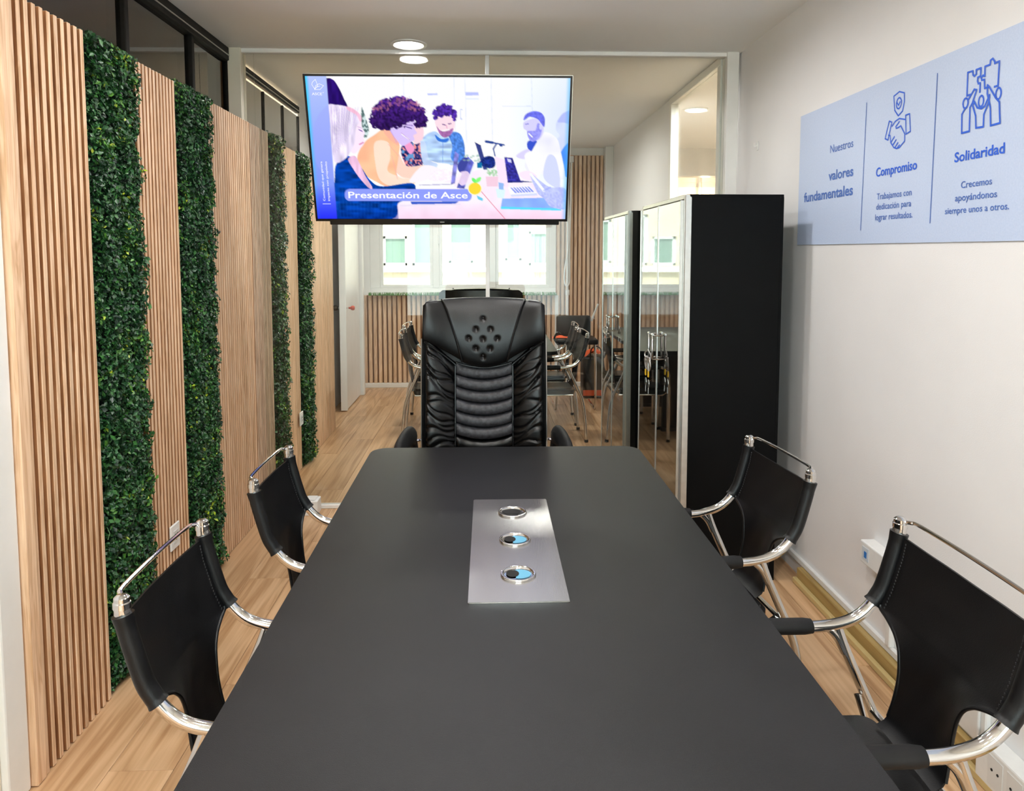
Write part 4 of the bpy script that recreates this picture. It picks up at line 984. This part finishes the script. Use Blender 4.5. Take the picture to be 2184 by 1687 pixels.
# flat lettering
def text_obj(s, m, parent, bold=0.):
    cu = bpy.data.curves.new('lettering', 'FONT'); cu.body = s; cu.size = 1; cu.offset = bold; cu.resolution_u = 3; cu.extrude = 0
    o = bpy.data.objects.new('lettering', cu); C.objects.link(o); dg = bpy.context.evaluated_depsgraph_get(); dg.update()
    me = bpy.data.meshes.new_from_object(o.evaluated_get(dg)); bpy.data.objects.remove(o); me.materials.clear(); me.materials.append(m)
    r = bpy.data.objects.new('lettering', me); C.objects.link(r); r.parent = parent
    co = np.array([v.co[:] for v in me.vertices]); return r, co
CAP = .70
def place_text(s, m, parent, org, ux, uy, left, right, base, cap, bold=0.):
    """fits text between left..right along ux from org, baseline base, capital height cap along uy"""
    r, co = text_obj(s, m, parent, bold); x0, x1 = co[:, 0].min(), co[:, 0].max()
    sx = (right-left)/(x1-x0); sy = cap/CAP; ux = Vector(ux); uy = Vector(uy); uz = ux.cross(uy)
    O = Vector(org)+ux*(left-x0*sx)+uy*base
    M = Matrix(((ux.x*sx, uy.x*sy, uz.x, O.x), (ux.y*sx, uy.y*sy, uz.y, O.y), (ux.z*sx, uy.z*sy, uz.z, O.z), (0, 0, 0, 1)))
    r.data.transform(M); return r
RC = [0]
def ribbon(mb, pts, w_, place):
    """flat stroke of width w_ along 2-D points, placed by place(a,b)"""
    for (a, b_), (c, d_) in zip(pts[:-1], pts[1:]):
        RC[0] += 1
        L = math.hypot(c-a, d_-b_)
        if L < 1e-6: continue
        nx_, ny_ = -(d_-b_)/L*w_/2, (c-a)/L*w_/2; ex, ey = (c-a)/L*w_*.35, (d_-b_)/L*w_*.35
        mb.add([place(a-ex+nx_, b_-ey+ny_), place(a-ex-nx_, b_-ey-ny_), place(c+ex-nx_, d_+ey-ny_), place(c+ex+nx_, d_+ey+ny_)], [(0, 1, 2, 3)])
M_wt = mat('screen_white', '#000000', .4, spec=0., emis='#ffffff', estr=2**-EXPO)
def su(x, y):  # drawing units to the screen plane
    v = (y-188)/840.; u = (x-(157+58*v))/((1740-57*v)-(157+58*v)); return SX0+u*(SX1-SX0), SZ1+v*(SZ0-SZ1)
a, b1 = su(398, 898), su(1104, 898)
place_text('Presentación de Asce', M_wt, tv, (0, -.0016, 0), (1, 0, 0), (0, 0, 1), a[0], b1[0], a[1], .035, .018)
for s_, xx in (('Comunidad que genera', 262), ('impacto con propósito', 289)):
    p0, p1 = su(xx, 917), su(xx-16, 676)
    place_text(s_, M_wt, tv, (0, -.0016, 0), (0, 0, 1), (-1, 0, 0), p0[1], p1[1], -p0[0], .0115, .006)
p0, p1 = su(246, 936), su(294, 936); MB().add([(p0[0], -.0016, p0[1]), (p1[0], -.0016, p1[1]), (p1[0], -.0016, p1[1]+.0025), (p0[0], -.0016, p0[1]+.0025)], [(0, 1, 2, 3)]).build('lettering', M_wt, tv)
p0, p1 = su(196, 293), su(256, 293); place_text('ASCE', M_wt, tv, (0, -.0016, 0), (1, 0, 0), (0, 0, 1), p0[0], p1[0], p0[1], .0125, .012)
p0, p1 = su(259, 282), su(267, 282); place_text('®', M_wt, tv, (0, -.0016, 0), (1, 0, 0), (0, 0, 1), p0[0], p1[0], p0[1], .006)
lg = MB()
for pts in ([(215, 262), (197, 235), (200, 222), (218, 206), (232, 240), (212, 262)], [(212, 262), (220, 240), (240, 230), (266, 240), (245, 262), (212, 262)], [(214, 260), (226, 248), (243, 243)]):
    ribbon(lg, [su(*p) for p in pts], .0024, lambda a, b_: (a, -.0016, b_))
lg.build('logo', M_wt, tv, label='white leaf logo')

# ------------------------------------------------------------------ values sign on the right wall
sg_ = empty('wall_sign', (1.4795, 0, 0), label='long pale blue sign with blue icons and lettering on the right wall', cat='sign')
MB().box(0, .0045, 1.05, 3.44, 1.578, 2.182).build('sign_sheet', M_sign, sg_)
PLC = lambda a, b_: (-.0010-.000006*(RC[0] % 150), a, b_)
S_ = {'sep1': [(2.837, 2.125), (2.849, 1.632)], 'sep2': [(2.39, 2.131), (2.396, 1.643)]}
mb = MB()
for k in S_.values():
    mb = MB(); ribbon(mb, k, .0042, PLC); mb.build('divider_line', M_ink2, sg_)

def ring_pts(cy_, cz_, r, rz=None): return [(cy_+r*math.cos(t), cz_+(rz or r)*math.sin(t)) for t in np.linspace(0, 2*PI, 25)]
hand = [[(2.611, 2.12), (2.579, 2.109), (2.577, 2.077), (2.586, 2.047), (2.612, 2.035), (2.637, 2.059), (2.646, 2.111), (2.611, 2.12)], ring_pts(2.611, 2.079, .016, .019), [(2.621, 2.082), (2.613, 2.072), (2.603, 2.083)],
 [(2.67, 2.026), (2.653, 2.019), (2.674, 1.958), (2.694, 1.966), (2.67, 2.026)], [(2.565, 2.028), (2.541, 2.029), (2.532, 1.967), (2.558, 1.961), (2.565, 2.028)], [(2.65, 2.004), (2.631, 2.018), (2.604, 2.024), (2.564, 2.013)],
 [(2.672, 1.975), (2.66, 1.972), (2.655, 1.946), (2.633, 1.925), (2.616, 1.919), (2.597, 1.92), (2.58, 1.93), (2.565, 1.938), (2.566, 1.963)], [(2.631, 1.964), (2.651, 1.948)], [(2.619, 1.951), (2.641, 1.935)], [(2.607, 1.939), (2.626, 1.924)], [(2.597, 1.929), (2.61, 1.921)],
 [(2.603, 2.013), (2.625, 1.999), (2.622, 1.992), (2.611, 1.992), (2.593, 1.996), (2.567, 1.965)]]
mb = MB()
for p in hand: ribbon(mb, p, .0050, PLC)
mb.build('handshake_icon', M_ink, sg_)
team = [[(2.217, 2.027), (2.235, 2.027), (2.236, 2.097), (2.213, 2.096), (2.211, 2.085), (2.204, 2.079), (2.196, 2.084), (2.197, 2.096), (2.176, 2.096), (2.176, 2.073), (2.188, 2.071), (2.189, 2.061), (2.184, 2.052), (2.176, 2.052), (2.176, 2.025)],
 [(2.137, 2.032), (2.155, 2.032), (2.158, 2.058), (2.169, 2.059), (2.173, 2.068), (2.165, 2.072), (2.157, 2.068), (2.158, 2.096), (2.136, 2.096), (2.135, 2.108), (2.126, 2.111), (2.117, 2.101), (2.116, 2.095), (2.097, 2.096), (2.098, 2.027), (2.113, 2.027)],
 [(2.226, 2.015), (2.202, 2.039), (2.191, 2.035), (2.208, 1.999), (2.218, 1.988), (2.216, 1.916), (2.252, 1.916), (2.255, 1.974), (2.241, 1.99)], [(2.2, 2.003), (2.205, 1.99), (2.19, 1.958), (2.186, 1.921), (2.153, 1.919), (2.153, 1.955), (2.134, 1.988), (2.132, 2.008), (2.151, 1.979), (2.166, 1.975), (2.184, 1.981), (2.2, 2.003)],
 [(2.143, 2.039), (2.133, 2.03), (2.105, 1.994), (2.089, 1.979), (2.082, 1.918), (2.121, 1.917), (2.126, 1.97), (2.142, 2.014), (2.143, 2.039)], ring_pts(2.24, 2.005, .012, .015), ring_pts(2.169, 1.997, .011, .016), ring_pts(2.095, 2.004, .011, .016)]
mb = MB()
for p in team: ribbon(mb, p, .0060, PLC)
mb.build('teamwork_icon', M_ink, sg_)
for s_, l_, r_, bz_, cap, bold, m_ in (('Nuestros', 3.129, 2.931, 1.970, .034, .004, M_ink2), ('valores', 3.137, 2.923, 1.854, .040, .022, M_ink2), ('fundamentales', 3.377, 2.921, 1.777, .042, .022, M_ink2),
    ('Compromiso', 2.749, 2.484, 1.831, .033, .022, M_ink), ('Trabajamos con', 2.737, 2.509, 1.744, .023, .008, M_ink2), ('dedicación para', 2.738, 2.509, 1.7055, .023, .008, M_ink2), ('lograr resultados.', 2.743, 2.498, 1.666, .023, .008, M_ink2),
    ('Solidaridad', 2.282, 2.057, 1.8295, .030, .022, M_ink), ('Crecemos', 2.244, 2.104, 1.745, .021, .008, M_ink2), ('apoyándonos', 2.27, 2.08, 1.706, .021, .008, M_ink2), ('siempre unos a otros.', 2.318, 2.028, 1.668, .020, .008, M_ink2)):
    place_text(s_, m_, sg_, (-.0012, 0, 0), (0, -1, 0), (0, 0, 1), -l_, -r_, bz_, cap, bold)

# ------------------------------------------------------------------ rear corner items
e = empty('task_chair', (.85, 7.15, 0), label='black chair with chrome runners in the far right corner', cat='chair')
MB().box(-.17, .17, -.03, .05, .70, .91, .02).build('backrest', M_sling, e, 40)
MB().box(-.19, .20, -.34, .02, .66, .71, .015).build('seat', M_sling, e, 40)
MB().tube(spline([(.17, -.05, .86), (.20, -.05, .94), (.235, -.05, 1.03)], 4), .009, 8).build('arm_tube', M_alu, e, 40)
MB().tube(spline([(-.18, -.30, .66), (-.22, -.33, .72), (-.19, -.34, .78), (-.16, -.33, .76)], 4), .010, 8).build('arm_hook', M_tv, e, 40)
for s in (-1, 1): MB().tube(spline([(s*.17, -.30, .66), (s*.18, -.28, .4), (s*.19, -.2, .03), (s*.19, .0, .012), (s*.19, .25, .012)], 5), .011, 8).build('runner_leg', M_chrome, e, 40)
e = empty('tote_bag', (1.13, 7.62, 0), label='black bag with orange lining standing in the far right corner', cat='bag')
MB().box(-.13, .14, -.1, .16, .0, .44, .03).build('bag_body', M_sling, e, 50)
mb = MB(); mb.grid(lambda u, v: (-.11+.22*u, -.08+.2*v, .44+.07*math.sin(u*3.1)*(.4+.6*abs(math.sin(v*7+u*5)))), 16, 10); mb.build('lining', M_orange, e, 60)
MB().box(-.131, .141, -.102, -.1, .03, .09).build('trim_band', M_orange, e)
MB().tube(spline([(-.06, -.1, .42), (-.05, -.11, .52), (0, -.11, .555), (.05, -.11, .52), (.06, -.1, .42)], 5), .007, 6).build('bag_handle', M_tv, e, 40)
e = empty('orange_cloth', (.70, 6.95, .715), label='crumpled orange cloth on the black corner chair seat', cat='cloth')
mb = MB(); mb.grid(lambda u, v: (-.08+.16*u, -.05+.10*v, .003+.022*abs(math.sin(u*6+v*3))*math.sin(u*3.1)*math.sin(v*3.1)), 22, 12); mb.build('folds', M_orange, e, 60)
e = empty('blind_cord', (.90, 8.15, 1.15), label='white looped blind cord hanging beside the rear window', cat='blind cord')
MB().tube(spline([(.03, 0, 1.4), (.025, 0, .9), (.0, -.005, .42), (-.035, 0, .2), (-.038, 0, .06), (-.01, 0, .0), (.02, 0, .05), (.022, 0, .2), (.02, 0, .5), (.03, 0, .9), (.035, 0, 1.4)], 6), .007, 8).build('cord_loop', M_plastic, e, 40)
MB().box(.0, .06, -.01, .03, 1.38, 1.45, .004).build('cord_clip', M_plastic, e)
e = empty('cable_conduit', (.90, 8.20, .05), label='white vertical conduit on the slatted panel behind the blind cord', cat='conduit')
MB().box(-.012, .016, -.018, .0, .0, 2.5, .003).build('conduit_cover', M_plastic, e)
MB().box(-.14, -.10, -.018, 0, 0, 1.0, .003).build('side_conduit', M_plastic, e)
MB().box(-.02, .024, -.022, .0, 1.0, 1.06, .003).build('joint_cover', M_plastic, e)
